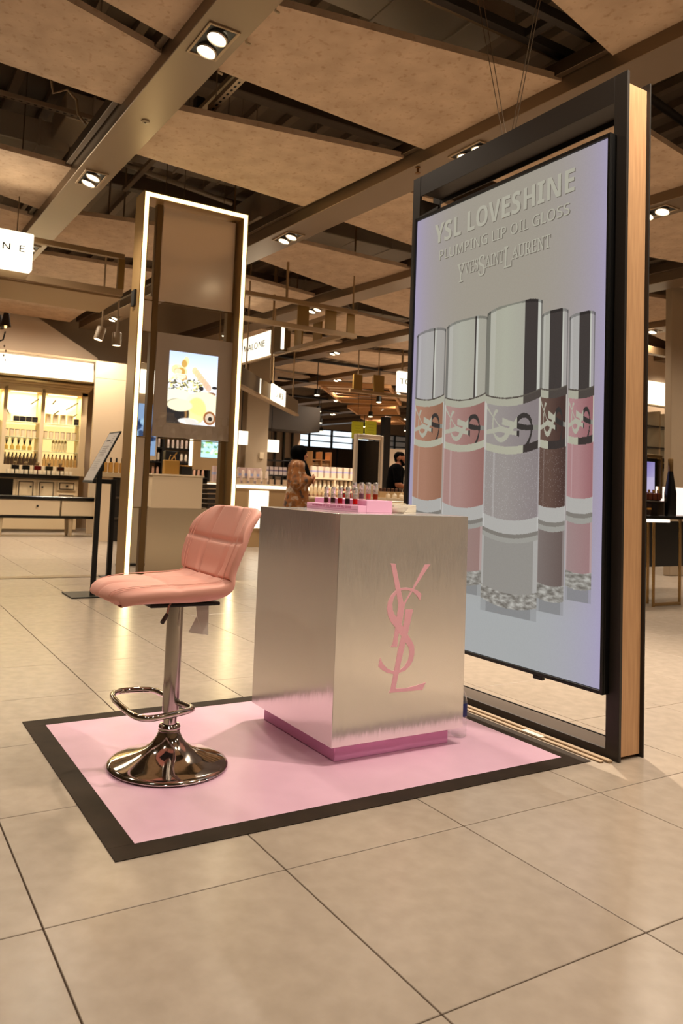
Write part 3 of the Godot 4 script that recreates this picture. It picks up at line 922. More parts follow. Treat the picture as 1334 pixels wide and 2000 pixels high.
func build_stool() -> void:
	var root := thing("bar_stool", "pink quilted bar stool with low back on round chrome pedestal", "bar stool", Vector3(1.0, 0.0022, -2.54))
	var chrome := mat("stool_chrome", Color(0.80, 0.77, 0.74), 0.07, 1.0)
	# pedestal
	obj("base", lathe_mesh("stool_base", [Vector2(0, 0.002), Vector2(0.196, 0.002), Vector2(0.204, 0.005), Vector2(0.206, 0.009), Vector2(0.203, 0.014), Vector2(0.190, 0.0195), Vector2(0.165, 0.027), Vector2(0.135, 0.036), Vector2(0.105, 0.047), Vector2(0.080, 0.060), Vector2(0.060, 0.076), Vector2(0.046, 0.094), Vector2(0.039, 0.110), Vector2(0.036, 0.118), Vector2(0, 0.118)], 72), chrome, root)
	obj("collar", lathe_mesh("stool_collar", [Vector2(0.030, 0.116), Vector2(0.036, 0.116), Vector2(0.0385, 0.121), Vector2(0.0365, 0.127), Vector2(0.038, 0.132), Vector2(0.034, 0.139), Vector2(0.026, 0.141)], 36), chrome, root)
	obj("lower_column", lathe_mesh("stool_low", [Vector2(0.0235, 0.12), Vector2(0.0235, 0.245)], 32), chrome, root)
	obj("upper_column", lathe_mesh("stool_high", [Vector2(0.022, 0.182), Vector2(0.0275, 0.182), Vector2(0.0285, 0.186), Vector2(0.0285, 0.560)], 36), mat("satin_chrome", Color(0.72, 0.69, 0.66), 0.2, 0.95), root)
	# footrest: a rounded loop through the column, lower column shows beneath
	var loop := PackedVector3Array()
	var q := [Vector2(-0.168, -0.12), Vector2(-0.12, -0.185), Vector2(-0.02, -0.165), Vector2(0.004, -0.10), Vector2(0.010, 0.0), Vector2(0.030, 0.075), Vector2(0.022, 0.122), Vector2(-0.10, 0.160), Vector2(-0.150, 0.150), Vector2(-0.172, 0.085)]
	var n := q.size()
	for k in n:
		var a: Vector2 = q[k]
		var c: Vector2 = q[(k + 1) % n]
		for j in 4:
			var f := j / 4.0
			var p: Vector2 = a.cubic_interpolate(c, q[(k + n - 1) % n], q[(k + 2) % n], f)
			loop.append(Vector3(p.x, 0.216, p.y))
	var st := begin()
	tube(st, loop, 0.0105, 12, true)
	obj("footrest", done(st), chrome, root)
	# lever and plate under the seat
	box("seat_plate", Vector3(-0.005, 0.561, 0), Vector3(0.25, 0.012, 0.22), mat("plate_black", Color(0.02, 0.02, 0.02), 0.5), root, 0.003)
	pipe("lever", [Vector3(-0.03, 0.570, 0.06), Vector3(-0.075, 0.562, 0.13), Vector3(-0.088, 0.538, 0.15)], 0.004, mat("satin_chrome"), root)
	pipe("lever_grip", [Vector3(-0.088, 0.538, 0.15), Vector3(-0.112, 0.520, 0.176)], 0.0072, mat("grip_grey", Color(0.16, 0.13, 0.11), 0.4), root)
	# care label hanging below the seat
	var lab := mat("care_label", Color(0.80, 0.77, 0.73), 0.7)
	st = begin()
	prism(st, PackedVector2Array([Vector2(0.035, 0.58), Vector2(0.085, 0.58), Vector2(0.089, 0.452), Vector2(0.072, 0.456), Vector2(0.045, 0.515)]), 0.088, 0.0888)
	prism(st, PackedVector2Array([Vector2(0.046, 0.518), Vector2(0.076, 0.455), Vector2(0.020, 0.466)]), 0.0890, 0.0898, Transform3D(Basis(Vector3.UP, -0.05), Vector3.ZERO))
	obj("care_label", done(st), lab, root)
	# upholstery: one shell swept from the front lip over the seat and up the back
	var line := [Vector3(-0.262, 0.578, 0), Vector3(-0.250, 0.597, 0), Vector3(-0.210, 0.604, 0), Vector3(-0.145, 0.603, 0), Vector3(-0.06, 0.600, 0), Vector3(0.02, 0.598, 0), Vector3(0.085, 0.602, 0), Vector3(0.128, 0.622, 0), Vector3(0.148, 0.660, 0), Vector3(0.164, 0.713, 0), Vector3(0.182, 0.765, 0), Vector3(0.202, 0.820, 0), Vector3(0.219, 0.864, 0), Vector3(0.228, 0.888, 0)]
	var wide := [0.105, 0.140, 0.178, 0.203, 0.214, 0.216, 0.214, 0.212, 0.218, 0.232, 0.238, 0.228, 0.204, 0.168]
	var ws := []
	for k in wide.size():
		ws.append(Vector3(wide[k], 0, 0))
	var N := 110
	var R := 88
	var rows := []
	var tops := []
	for i in N + 1:
		var s := float(i) / N
		var c := spline(line, s)
		var d := (spline(line, minf(s + 0.008, 1.0)) - spline(line, maxf(s - 0.008, 0.0))).normalized()
		var up := Vector3(-d.y, d.x, 0)
		var hw := spline(ws, s).x
		var endf := minf(1.0, minf(s, 1.0 - s) / 0.045)
		endf = sqrt(1.0 - pow(1.0 - endf, 2.0))
		var back := smoothstep(0.50, 0.66, s)
		var th := lerpf(0.034, 0.025, back) * lerpf(0.12, 1.0, endf)
		hw *= lerpf(0.90, 1.0, endf)
		var row := []
		for j in R:
			var t: float = sin(PI / 2 * (1.0 - 2.0 * j / 64.0)) if j <= 64 else -sin(PI / 2 * (1.0 - 2.0 * (j - 64) / 24.0))
			var h := pow(maxf(0.0, 1.0 - pow(absf(t), 3.85)), 1.0 / 3.33) * (1.0 if j <= 64 else -1.0)
			var off := h * th
			if h > 0.0:
				# quilting: seams along and across, soft swell between them
				var dep := 0.0
				var seam := lerpf(0.34, 0.42, back)
				dep += groove(t, seam, 0.045) + groove(t, -seam, 0.045)
				dep += groove(s, 0.30, 0.012) * (1.0 - back) * (0.9 if absf(t) < 0.9 else 0.3)
				dep += groove(s, 0.765, 0.011)
				dep += 1.3 * groove(s, 0.565, 0.010)
				off += (0.006 * cos(t * 2.6) - 0.0125 * minf(dep, 1.2)) * clampf(h * 1.5, 0.0, 1.0)
			# the edges curl up round the sitter
			var curl := pow(absf(t), 2.4)
			var lift := curl * (0.024 * smoothstep(0.12, 0.45, s) * (1.0 - back) + 0.052 * back * (1.0 - 0.8 * smoothstep(0.80, 0.98, s))) - curl * 0.022 * (1.0 - smoothstep(0.0, 0.25, s))
			row.append(c + up * (off + lift) + Vector3(0, 0, t * hw))
		rows.append(row)
		tops.append([c, up, hw, th, back, s])
	st = begin()
	st.set_smooth_group(1)
	for i in N:
		for j in R:
			var k := (j + 1) % R
			var o: Vector3 = tops[i][1] * (1.0 if j < 64 else -1.0)
			if j < 4 or j > 83:
				o = o * 0.15 + Vector3(0, 0, 1)
			elif j > 59 and j < 68:
				o = o * 0.15 - Vector3(0, 0, 1)
			quad(st, rows[i][j], rows[i][k], rows[i + 1][k], rows[i + 1][j], o)
	for e: int in [0, N]:
		var c: Vector3 = tops[e][0]
		for j in R:
			tri(st, c, rows[e][j], rows[e][(j + 1) % R], (c - tops[1 if e == 0 else N - 1][0]))
	var pu := mat("pink_leather", Color(0.90, 0.66, 0.60), 0.48)
	pu.metallic_specular = 0.4
	obj("seat_shell", done(st), pu, root)
	# stitched piping along both edges
	var seam_mat := mat("stitch", Color(0.90, 0.68, 0.62), 0.6)
	for side: float in [-1.0, 1.0]:
		for g: float in [0.86, 0.80]:
			var path := PackedVector3Array()
			for i in range(6, N - 5):
				var e: Array = tops[i]
				var t := g
				var back: float = e[4]
				var s: float = e[5]
				var curl := pow(t, 2.4)
				var lift := curl * (0.024 * smoothstep(0.12, 0.45, s) * (1.0 - back) + 0.052 * back * (1.0 - 0.8 * smoothstep(0.80, 0.98, s))) - curl * 0.022 * (1.0 - smoothstep(0.0, 0.25, s))
				var ct := pow(t, 1.0 / 0.52)
				var h: float = pow(sqrt(1.0 - ct * ct), 0.60) * e[3]
				path.append(e[0] + e[1] * (h + lift + 0.0012) + Vector3(0, 0, side * t * e[2]))
			st = begin()
			tube(st, path, 0.0010, 5)
			obj("piping", done(st), seam_mat, root)

# ---------- lit portal ----------

func blob(im: Image, cx: float, cy: float, rx: float, ry: float, c: Color, a := 1.0) -> void:
	for y in range(maxi(0, int(cy - ry)), mini(im.get_height(), int(cy + ry) + 1)):
		for x in range(maxi(0, int(cx - rx)), mini(im.get_width(), int(cx + rx) + 1)):
			var d := pow((x - cx) / rx, 2.0) + pow((y - cy) / ry, 2.0)
			if d < 1.0:
				im.set_pixel(x, y, im.get_pixel(x, y).lerp(c, a * minf(1.0, (1.0 - d) * 4.0)))

func poster_print() -> ImageTexture:
	var im := Image.create(160, 216, false, Image.FORMAT_RGB8)
	var rng := RandomNumberGenerator.new()
	rng.seed = 4
	for y in 216:
		for x in 160:
			im.set_pixel(x, y, Color(0.80, 0.88, 1.0).lerp(Color(0.97, 0.98, 1.0), clampf(y / 80.0 + rng.randf() * 0.05, 0.0, 1.0)))
	for k in 16:
		blob(im, rng.randf_range(2, 70), rng.randf_range(22, 78), rng.randf_range(8, 20), rng.randf_range(6, 16), [Color(1, 0.95, 0.70), Color(0.99, 0.90, 0.62), Color(0.80, 0.58, 0.24), Color(1, 0.98, 0.88)][k % 4], 0.75)
	for k in 7:
		blob(im, 84 + k * 8.0, 52 + k * 8.0, 10, 12, Color(0.99, 0.86 - 0.02 * k, 0.62), 0.85)
	im.fill_rect(Rect2i(24, 66, 60, 2), Color(1, 1, 0.96))
	im.fill_rect(Rect2i(82, 66, 2, 26), Color(1, 1, 0.96))
	for k in 170:
		blob(im, rng.randf_range(0, 112), rng.randf_range(80, 116), rng.randf_range(2, 5), rng.randf_range(2, 4), [Color(0.62, 0.60, 0.38), Color(1, 1, 0.93), Color(0.99, 0.92, 0.62), Color(0.36, 0.34, 0.28), Color(1, 1, 1)][k % 5], 0.9)
	blob(im, 108, 104, 8, 7, Color(0.20, 0.18, 0.18))
	blob(im, 152, 98, 9, 5, Color(0.2, 0.18, 0.18))
	blob(im, 142, 118, 16, 6, Color(0.50, 0.32, 0.22))
	blob(im, 30, 140, 62, 30, Color(1.0, 0.98, 0.86))
	blob(im, 118, 150, 62, 40, Color(1.0, 0.97, 0.82))
	blob(im, 96, 172, 34, 42, Color(1.0, 0.86, 0.42), 0.6)
	blob(im, 28, 186, 46, 46, Color(0.12, 0.10, 0.09))
	blob(im, 28, 186, 41, 41, Color(0.62, 0.45, 0.27))
	blob(im, 24, 188, 36, 36, Color(0.17, 0.16, 0.16))
	blob(im, 40, 160, 44, 20, Color(1.0, 0.96, 0.80))
	blob(im, 140, 192, 22, 22, Color(0.60, 0.36, 0.20))
	blob(im, 140, 192, 16, 16, Color(0.86, 0.78, 0.68))
	blob(im, 142, 194, 7, 7, Color(0.15, 0.13, 0.12))
	blob(im, 70, 206, 36, 10, Color(0.95, 0.93, 0.90))
	return ImageTexture.create_from_image(im)

func picture(called: String, tex: Texture2D, size: Vector2, energy: float, parent: Node, at: Vector3, turn := 0.0) -> MeshInstance3D:
	var m := mat(called + "_print", Color(0.04, 0.04, 0.04), 0.25)
	m.emission_enabled = true
	m.emission = Color(1, 1, 1)
	m.emission_operator = BaseMaterial3D.EMISSION_OP_MULTIPLY
	m.emission_texture = tex
	m.emission_energy_multiplier = energy
	m.texture_repeat = false
	var qm := QuadMesh.new()
	qm.size = size
	var o := obj(called, qm, m, parent, at)
	o.rotation.y = turn
	return o

func build_portal() -> void:
	var root := thing("lit_portal", "tall bronze portal frame edged with a glowing light strip around grey panels", "light portal", Vector3(2.86, 0, -7.32))
	var o := root.position
	var bronze := mat("bronze", Color(0.66, 0.53, 0.34), 0.4, 0.35)
	var x0 := 2.285
	var x1 := 3.435
	var z0 := -7.20
	var z1 := -7.45
	var top := 3.845
	span("jamb", Vector3(x0, 0, z0) - o, Vector3(x0 + 0.062, top, z1) - o, bronze, root)
	span("jamb", Vector3(x1 - 0.062, 0, z0) - o, Vector3(x1, top, z1) - o, bronze, root)
	span("head", Vector3(x0 + 0.062, top - 0.062, z0) - o, Vector3(x1 - 0.062, top, z1) - o, bronze, root)
	span("base", Vector3(x0 + 0.062, 0, z0) - o, Vector3(x1 - 0.062, 0.062, z1) - o, bronze, root)
	var led := glow("portal_light", Color(1.0, 0.90, 0.63), 3.2)
	var f := z0 + 0.004
	span("light_strip", Vector3(x0 + 0.012, 0.012, f) - o, Vector3(x0 + 0.052, top - 0.012, z0) - o, led, root, 0.001)
	span("light_strip", Vector3(x1 - 0.052, 0.012, f) - o, Vector3(x1 - 0.012, top - 0.012, z0) - o, led, root, 0.001)
	span("light_strip", Vector3(x0 + 0.052, top - 0.052, f) - o, Vector3(x1 - 0.052, top - 0.012, z0) - o, led, root, 0.001)
	span("light_strip", Vector3(x0 + 0.052, 0.012, f) - o, Vector3(x1 - 0.052, 0.052, z0) - o, led, root, 0.001)
	for x: float in [x0 + 0.03, x1 - 0.03]:
		area(Vector3(x, top / 2, f + 0.01), Vector3(0, 0, 1), Vector2(0.04, top - 0.1), 0.6, Color(1.0, 0.90, 0.66))
	# inner posts and the panels they carry
	var ip := mat("bronze_dark", Color(0.46, 0.36, 0.21), 0.45, 0.35)
	span("inner_post", Vector3(2.475, 0.062, -7.33) - o, Vector3(2.535, top - 0.062, -7.41) - o, ip, root)
	span("inner_post", Vector3(3.30, 0.062, -7.33) - o, Vector3(3.355, top - 0.062, -7.41) - o, ip, root)
	var frost := mat("frosted_panel", Color(0.93, 0.87, 0.79), 0.16, 0.4)
	var grey := mat("grey_panel", Color(0.74, 0.69, 0.64), 0.13, 0.15)
	span("upper_panel", Vector3(2.537, 2.80, -7.322) - o, Vector3(3.345, 3.765, -7.329) - o, frost, root, 0.001)
	span("poster_panel", Vector3(2.537, 1.425, -7.318) - o, Vector3(3.40, 2.478, -7.329) - o, grey, root, 0.001)
	span("lower_panel", Vector3(2.537, 0.075, -7.322) - o, Vector3(3.35, 0.715, -7.329) - o, mat("cream_panel", Color(0.82, 0.76, 0.66), 0.2, 0.55), root, 0.001)
	span("side_panel", Vector3(2.352, 0.72, -7.340) - o, Vector3(2.474, 1.42, -7.346) - o, frost, root, 0.001)
	span("side_panel", Vector3(2.352, 2.47, -7.340) - o, Vector3(2.474, 2.83, -7.346) - o, frost, root, 0.001)
	for y: float in [0.72, 1.42, 2.475, 2.795]:
		span("rail", Vector3(2.352, y - 0.012, -7.331) - o, Vector3(3.37, y - 0.004, -7.339) - o, ip, root, 0.001)
	box("hinge_box", Vector3(x0 - 0.012, 2.78, -7.32) - o, Vector3(0.024, 0.16, 0.10), mat("fitting_dark"), root)
	picture("light_box_poster", poster_print(), Vector2(0.535, 0.735), 1.25, root, Vector3(2.945, 1.940, -7.3172) - o)
	# the loose clear film over the foot of the poster panel
	var st := begin()
	st.set_smooth_group(1)
	for i in 24:
		for j in 6:
			var g := func(a: int, b: int) -> Vector3:
				var u := a / 24.0
				var v := b / 6.0
				return Vector3(2.56 + 0.82 * u, 1.43 + 0.22 * v + 0.03 * sin(u * 9.0) * v, -7.312 + 0.012 * sin(u * 21.0 + v * 5.0) + 0.006 * sin(u * 47.0 - v * 9.0)) - o
			quad(st, g.call(i, j), g.call(i + 1, j), g.call(i + 1, j + 1), g.call(i, j + 1), Vector3(0, 0, 1))
	obj("clear_film", done(st), glass("film", Color(0.85, 0.8, 0.7, 0.12)), root)
	for x: float in [2.55, 2.75, 3.2]:
		tag(rod("hanging_wire", Vector3(x, top, -7.33), Vector3(x, 5.4, -7.33), 0.004, mat("wire")), "thin wire from the roof to the lit portal's head, %s from left" % ["first", "second", "third"][int(x > 2.6) + int(x > 3.0)], "wire", "wires holding the lit portal")

# ---------- stands on the left ----------

func build_stands() -> void:
	var black := mat("stand_black", Color(0.03, 0.028, 0.026), 0.45, 0.3)
	var s := thing("sign_stand", "black sign stand with tilted printed menu on a square foot plate", "sign stand", Vector3(1.80, 0, -6.47))
	box("foot_plate", Vector3(-0.06, 0.005, -0.02), Vector3(0.30, 0.010, 0.34), black, s)
	box("pole", Vector3(0.0, 0.54, 0), Vector3(0.042, 1.06, 0.028), black, s)
	var b := Basis(Vector3(0, 0, 1), deg_to_rad(-26.0))
	var st := begin()
	bx(st, Vector3.ZERO, Vector3(0.012, 0.49, 0.325), 0.002, b)
	var hold := obj("holder", done(st), black, s, Vector3(0.012, 1.165, 0.0))
	st = begin()
	bx(st, b * Vector3(-0.0072, 0, 0), Vector3(0.0012, 0.455, 0.29), 0.0003, b)
	obj("sheet", done(st), mat("menu_paper", Color(0.80, 0.76, 0.73), 0.45), hold)
	var ink := mat("menu_ink", Color(0.30, 0.26, 0.25), 0.6)
	st = begin()
	var rng := RandomNumberGenerator.new()
	rng.seed = 2
	for k in 12:
		var w := rng.randf_range(0.10, 0.2)
		bx(st, b * Vector3(-0.0084, 0.10 - k * 0.019 - (0.02 if k > 5 else 0.0), -0.02), Vector3(0.0008, 0.0035, w), 0.0002, b)
	for k in 4:
		bx(st, b * Vector3(-0.0084, 0.195 - k * 0.02, 0.07), Vector3(0.0008, 0.004, 0.05), 0.0002, b)
	bx(st, b * Vector3(-0.0084, 0.155, -0.04), Vector3(0.0008, 0.012, 0.12), 0.0002, b)
	obj("print", done(st), ink, hold)
	box("clamp", Vector3(0.018, 1.075, 0), Vector3(0.03, 0.06, 0.03), black, s)
	# a plain black trestle post behind it
	var t := thing("barrier_post", "plain black upright post with short arm behind the sign stand", "post", Vector3(2.275, 0, -7.64))
	box("upright", Vector3(0, 0.49, 0), Vector3(0.045, 0.98, 0.045), black, t)
	box("arm", Vector3(-0.14, 0.955, 0.0), Vector3(0.235, 0.045, 0.045), black, t)
	box("foot", Vector3(0, 0.006, 0), Vector3(0.16, 0.012, 0.16), black, t)

# ---------- small goods ----------

const ORDER := ["first", "second", "third", "fourth", "fifth", "sixth", "seventh", "eighth", "ninth", "tenth", "eleventh", "twelfth", "thirteenth", "fourteenth", "fifteenth", "sixteenth", "seventeenth", "eighteenth"]
var goods := {}

# one of each kind with its parts, copied along a row
func row(kind: String, label: String, category: String, group: String, from: Vector3, to: Vector3, n: int, col: Color, size := Vector2(0.05, 0.12), cap := Color(0.05, 0.05, 0.05)) -> void:
	var key := "%s%s%s%s" % [kind, col, size, cap]
	for k in n:
		var at := from.lerp(to, (k + 0.5) / n)
		var own := label + (", %s from left" % ORDER[k] if n > 1 else "")
		if goods.has(key):
			dup(goods[key], at, own, group)
			continue
		var g := thing(kind, own, category, at, group)
		g.set_meta("base_name", kind)
		goods[key] = g
		var r := size.x / 2
		var h := size.y
		var m := mat("goods_%s" % col, col, 0.3)
		var cm := mat("goods_%s" % cap, cap, 0.35)
		match kind:
			"perfume_bottle":
				obj("flask", box_mesh(Vector3(size.x, h * 0.7, size.x * 0.8), r * 0.3), m, g, Vector3(0, h * 0.35, 0))
				obj("stopper", lathe_mesh("st%s" % size, [Vector2(0, h * 0.7), Vector2(r * 0.45, h * 0.7), Vector2(r * 0.45, h * 0.97), Vector2(r * 0.38, h), Vector2(0, h)], 12), cm, g)
			"candle_jar":
				obj("jar", lathe_mesh("cj%s" % size, [Vector2(0, 0), Vector2(r * 0.95, 0), Vector2(r, h * 0.05), Vector2(r, h * 0.9), Vector2(r * 0.9, h * 0.9), Vector2(r * 0.88, h * 0.8), Vector2(0, h * 0.8)], 16), m, g)
				obj("lid", lathe_mesh("cl%s" % size, [Vector2(0, h * 0.91), Vector2(r * 1.02, h * 0.91), Vector2(r * 1.02, h * 0.99), Vector2(0, h)], 16), cm, g)
			"reed_diffuser":
				obj("flask", lathe_mesh("rd%s" % size, [Vector2(0, 0), Vector2(r, 0), Vector2(r, h * 0.3), Vector2(r * 0.4, h * 0.4), Vector2(r * 0.4, h * 0.46), Vector2(0, h * 0.46)], 14), m, g)
				var st := begin()
				for j in 4:
					tube(st, PackedVector3Array([Vector3(0, h * 0.3, 0), Vector3((j - 1.2) * r * 0.5 * (1.0 if k % 2 == 0 else -1.0), h, (j % 2) * r * 0.3)]), 0.006, 5)
				obj("reeds", done(st), cm, g)
			"gift_box":
				obj("carton", box_mesh(Vector3(size.x, h, size.x * 0.7), 0.004), m, g, Vector3(0, h / 2, 0))
				obj("band", box_mesh(Vector3(size.x * 1.01, h * 0.16, size.x * 0.71), 0.001), cm, g, Vector3(0, h * 0.55, 0))
			"lotion_tube":
				obj("body", lathe_mesh("lt%s" % size, [Vector2(0, h * 0.2), Vector2(r * 0.9, h * 0.2), Vector2(r, h * 0.3), Vector2(r * 0.8, h * 0.9), Vector2(r * 0.4, h), Vector2(0, h)], 14), m, g)
				obj("cap", lathe_mesh("lc%s" % size, [Vector2(0, 0), Vector2(r * 0.8, 0), Vector2(r * 0.85, h * 0.19), Vector2(0, h * 0.195)], 14), cm, g)

# ---------- the shop on the left ----------

func panel_door(called: String, parent: Node3D, a: Vector3, b: Vector3, m: Material, inset: Material, knob: Material, knob_at: Vector3) -> void:
	var d := span(called, a, b, m, parent, 0.004)
	var c := (a + b) / 2
	var st := begin()
	var w := (b.x - a.x) - 0.07
	var h := (b.y - a.y) - 0.07
	for s: float in [-1.0, 1.0]:
		bx(st, Vector3(s * w / 2, 0, 0.012), Vector3(0.014, h, 0.012), 0.002)
		bx(st, Vector3(0, s * h / 2, 0.012), Vector3(w, 0.014, 0.012), 0.002)
	obj("moulding", done(st), inset, d)
	obj("knob", lathe_mesh("knob", [Vector2(0, 0), Vector2(0.008, 0), Vector2(0.010, 0.014), Vector2(0.019, 0.022), Vector2(0.018, 0.034), Vector2(0, 0.038)], 12), knob, d, knob_at - c).rotation.x = PI / 2

func build_left_shop() -> void:
	var cream := mat("cream_paint", Color(0.82, 0.73, 0.58), 0.5)
	var black := mat("lacquer_black", Color(0.02, 0.018, 0.016), 0.25)
	var knobm := mat("knob_black", Color(0.03, 0.025, 0.02), 0.3)
	structure(span("wall_shop", Vector3(-6, 0, -15.25), Vector3(8.0, 5.4, -15.45), mat("shop_wall", Color(0.66, 0.57, 0.47), 0.85), self, 0.0))
	# sloping soffit above the shop
	var st := begin()
	prism(st, PackedVector2Array([Vector2(-6, 3.22), Vector2(2.6, 4.0), Vector2(3.9, 3.30), Vector2(3.9, 3.16), Vector2(-6, 3.12)]), -14.6, -15.24)
	structure(obj("trim_20", done(st), mat("soffit", Color(0.76, 0.67, 0.57), 0.8)))
	structure(span("trim_21", Vector3(-6, 3.10, -13.9), Vector3(4.6, 3.15, -15.24), mat("cornice", Color(0.62, 0.52, 0.40), 0.6), self, 0.01))
	# lit fascia
	var fas := thing("fascia_light", "long glowing cream fascia lightbox above the left shop's cabinets", "lightbox", Vector3(0.6, 2.93, -14.05))
	box("light_panel", Vector3(0, 0, 0), Vector3(6.16, 0.335, 0.03), glow("fascia_glow", Color(1.0, 0.95, 0.82), 1.9), fas)
	box("back_box", Vector3(0, 0, -0.12), Vector3(6.22, 0.36, 0.2), mat("box_white", Color(0.7, 0.62, 0.5), 0.6), fas)
	area(Vector3(1.6, 2.93, -14.02), Vector3(0, -0.3, 1), Vector2(4.0, 0.33), 2.2, Color(1, 0.93, 0.78))
	# pale wall panel at the shop's end
	var pan := thing("end_panel", "pale beige wall panel closing the right end of the left shop", "wall panel", Vector3(3.95, 0, -13.66))
	box("lower_board", Vector3(0, 1.40, 0), Vector3(0.66, 2.78, 0.06), mat("panel_beige", Color(0.77, 0.68, 0.56), 0.55), pan)
	box("upper_board", Vector3(0, 2.945, 0), Vector3(0.66, 0.30, 0.06), mat("panel_beige"), pan)
	box("side_board", Vector3(0.30, 1.55, -0.8), Vector3(0.06, 3.09, 1.5), mat("panel_beige"), pan)
	# display cabinet with two lit niches
	var cab := thing("display_cabinet", "cream cabinet with two brightly lit niches of bottles and a moulded cornice", "cabinet", Vector3(2.6, 0.0, -14.85))
	var lit := glow("niche_back_glow", Color(1.0, 0.84, 0.54), 1.15)  # glow put into the back boards for the niches' bright light
	box("carcass", Vector3(-0.35, 1.34, -0.22), Vector3(3.0, 2.55, 0.04), cream, cab)
	for x: float in [-1.78, -0.96, -0.31, 0.355, 1.115]:
		box("stile", Vector3(x, 1.86, 0.0), Vector3(0.07 if x < 1.0 else 0.12, 1.5, 0.40), cream, cab, 0.006)
	box("top_rail", Vector3(-0.32, 2.585, 0.0), Vector3(3.0, 0.09, 0.40), cream, cab)
	box("base_board", Vector3(-0.32, 1.10, 0.0), Vector3(3.0, 0.16, 0.42), cream, cab)
	for j in 3:
		box("cornice", Vector3(-0.32, 2.65 + 0.04 * j, 0.02 * j), Vector3(3.04 + 0.05 * j, 0.04, 0.44 + 0.05 * j), cream, cab, 0.008)
	for x: float in [-0.64, 0.02, 0.73]:
		var w := 0.58 if x < 0.5 else 0.67
		box("light_panel", Vector3(x, 1.86, -0.19), Vector3(w, 1.40, 0.01), lit, cab)  # plain back board carrying that glow
		for y: float in [1.46, 1.70, 1.985]:
			box("glass_shelf", Vector3(x, y - 0.006, -0.02), Vector3(w, 0.010, 0.30), mat("shelf_glass", Color(0.80, 0.84, 0.70), 0.15), cab)
		box("case_light", Vector3(x, 2.53, 0.05), Vector3(w * 0.8, 0.015, 0.06), glow("case_glow", Color(1, 0.9, 0.68), 2.5), cab)
		area(Vector3(2.6 + x, 2.51, -14.78), Vector3(0, -1, -0.12), Vector2(w * 0.8, 0.06), 1.6, Color(1, 0.88, 0.62))
	var pl := thing("picture_lamp", "brass picture lamp with glowing shade on top of the cream cabinet", "lamp", Vector3(2.71, 2.78, -14.5))
	box("shade", Vector3(0, 0.06, 0.1), Vector3(0.42, 0.09, 0.12), glow("picture_lamp_glow", Color(1, 0.92, 0.7), 2.2), pl, 0.03)
	pipe("arm", [Vector3(0.2, 0.06, 0.05), Vector3(0.27, 0.05, 0), Vector3(0.30, -0.03, -0.08)], 0.012, mat("brass", Color(0.65, 0.42, 0.12), 0.3, 0.8), pl)
	# goods in the niches; base of shelves y = 1.985, 1.70, 1.46, 1.18
	for e: Array in [[2.30, 2.90, "left"], [3.0, 3.64, "right"]]:
		var z := -14.80
		var side: String = e[2]
		row("candle_jar", "white candle jar on second shelf of %s lit niche" % side, "candle", "candles in the %s niche" % side, Vector3(e[0], 1.70, z), Vector3(e[1], 1.70, z), 6, Color(0.88, 0.80, 0.66), Vector2(0.085, 0.14), Color(0.35, 0.28, 0.2))
		row("perfume_bottle", "small perfume bottle at the foot of %s lit niche" % side, "perfume", "perfumes in the %s niche" % side, Vector3(e[0], 1.18, z + 0.1), Vector3(e[1], 1.18, z + 0.1), 9, Color(0.70, 0.55, 0.32) if side == "right" else Color(0.25, 0.18, 0.12), Vector2(0.055, 0.19), Color(0.08, 0.06, 0.05) if side == "left" else Color(0.55, 0.4, 0.22))
		row("perfume_bottle", "small back row perfume bottle in %s lit niche" % side, "perfume", "back perfumes in the %s niche" % side, Vector3(e[0] + 0.03, 1.18, z), Vector3(e[1] + 0.03, 1.18, z), 9, Color(0.60, 0.50, 0.30), Vector2(0.055, 0.23), Color(0.07, 0.05, 0.04))
	row("reed_diffuser", "reed diffuser with dark sticks on third shelf of left lit niche", "diffuser", "diffusers in the left niche", Vector3(2.32, 1.46, -14.8), Vector3(2.84, 1.46, -14.8), 5, Color(0.75, 0.62, 0.30), Vector2(0.075, 0.23), Color(0.05, 0.04, 0.03))
	row("gift_box", "dark small gift box on top shelf of left lit niche", "gift box", "dark boxes in the left niche", Vector3(2.46, 1.985, -14.8), Vector3(2.90, 1.985, -14.8), 4, Color(0.10, 0.10, 0.14), Vector2(0.10, 0.10), Color(0.25, 0.22, 0.2))
	row("candle_jar", "large white candle on top shelf of left lit niche", "candle", "", Vector3(2.30, 1.985, -14.8), Vector3(2.42, 1.985, -14.8), 1, Color(0.92, 0.86, 0.74), Vector2(0.12, 0.13), Color(0.9, 0.84, 0.7))
	row("candle_jar", "large white candle on top shelf of right lit niche", "candle", "large candles in the right niche", Vector3(3.02, 1.985, -14.8), Vector3(3.56, 1.985, -14.8), 4, Color(0.92, 0.86, 0.74), Vector2(0.11, 0.18), Color(0.9, 0.84, 0.7))
	row("lotion_tube", "clear lotion bottle on third shelf of right lit niche", "lotion", "lotions in the right niche", Vector3(3.18, 1.46, -14.8), Vector3(3.46, 1.46, -14.8), 5, Color(0.85, 0.78, 0.58), Vector2(0.06, 0.22), Color(0.85, 0.75, 0.55))
	row("gift_box", "dark small gift box on top shelf of right lit niche", "gift box", "", Vector3(3.56, 1.985, -14.8), Vector3(3.66, 1.985, -14.8), 1, Color(0.10, 0.10, 0.14), Vector2(0.09, 0.12), Color(0.25, 0.22, 0.2))
	var sticks := 0
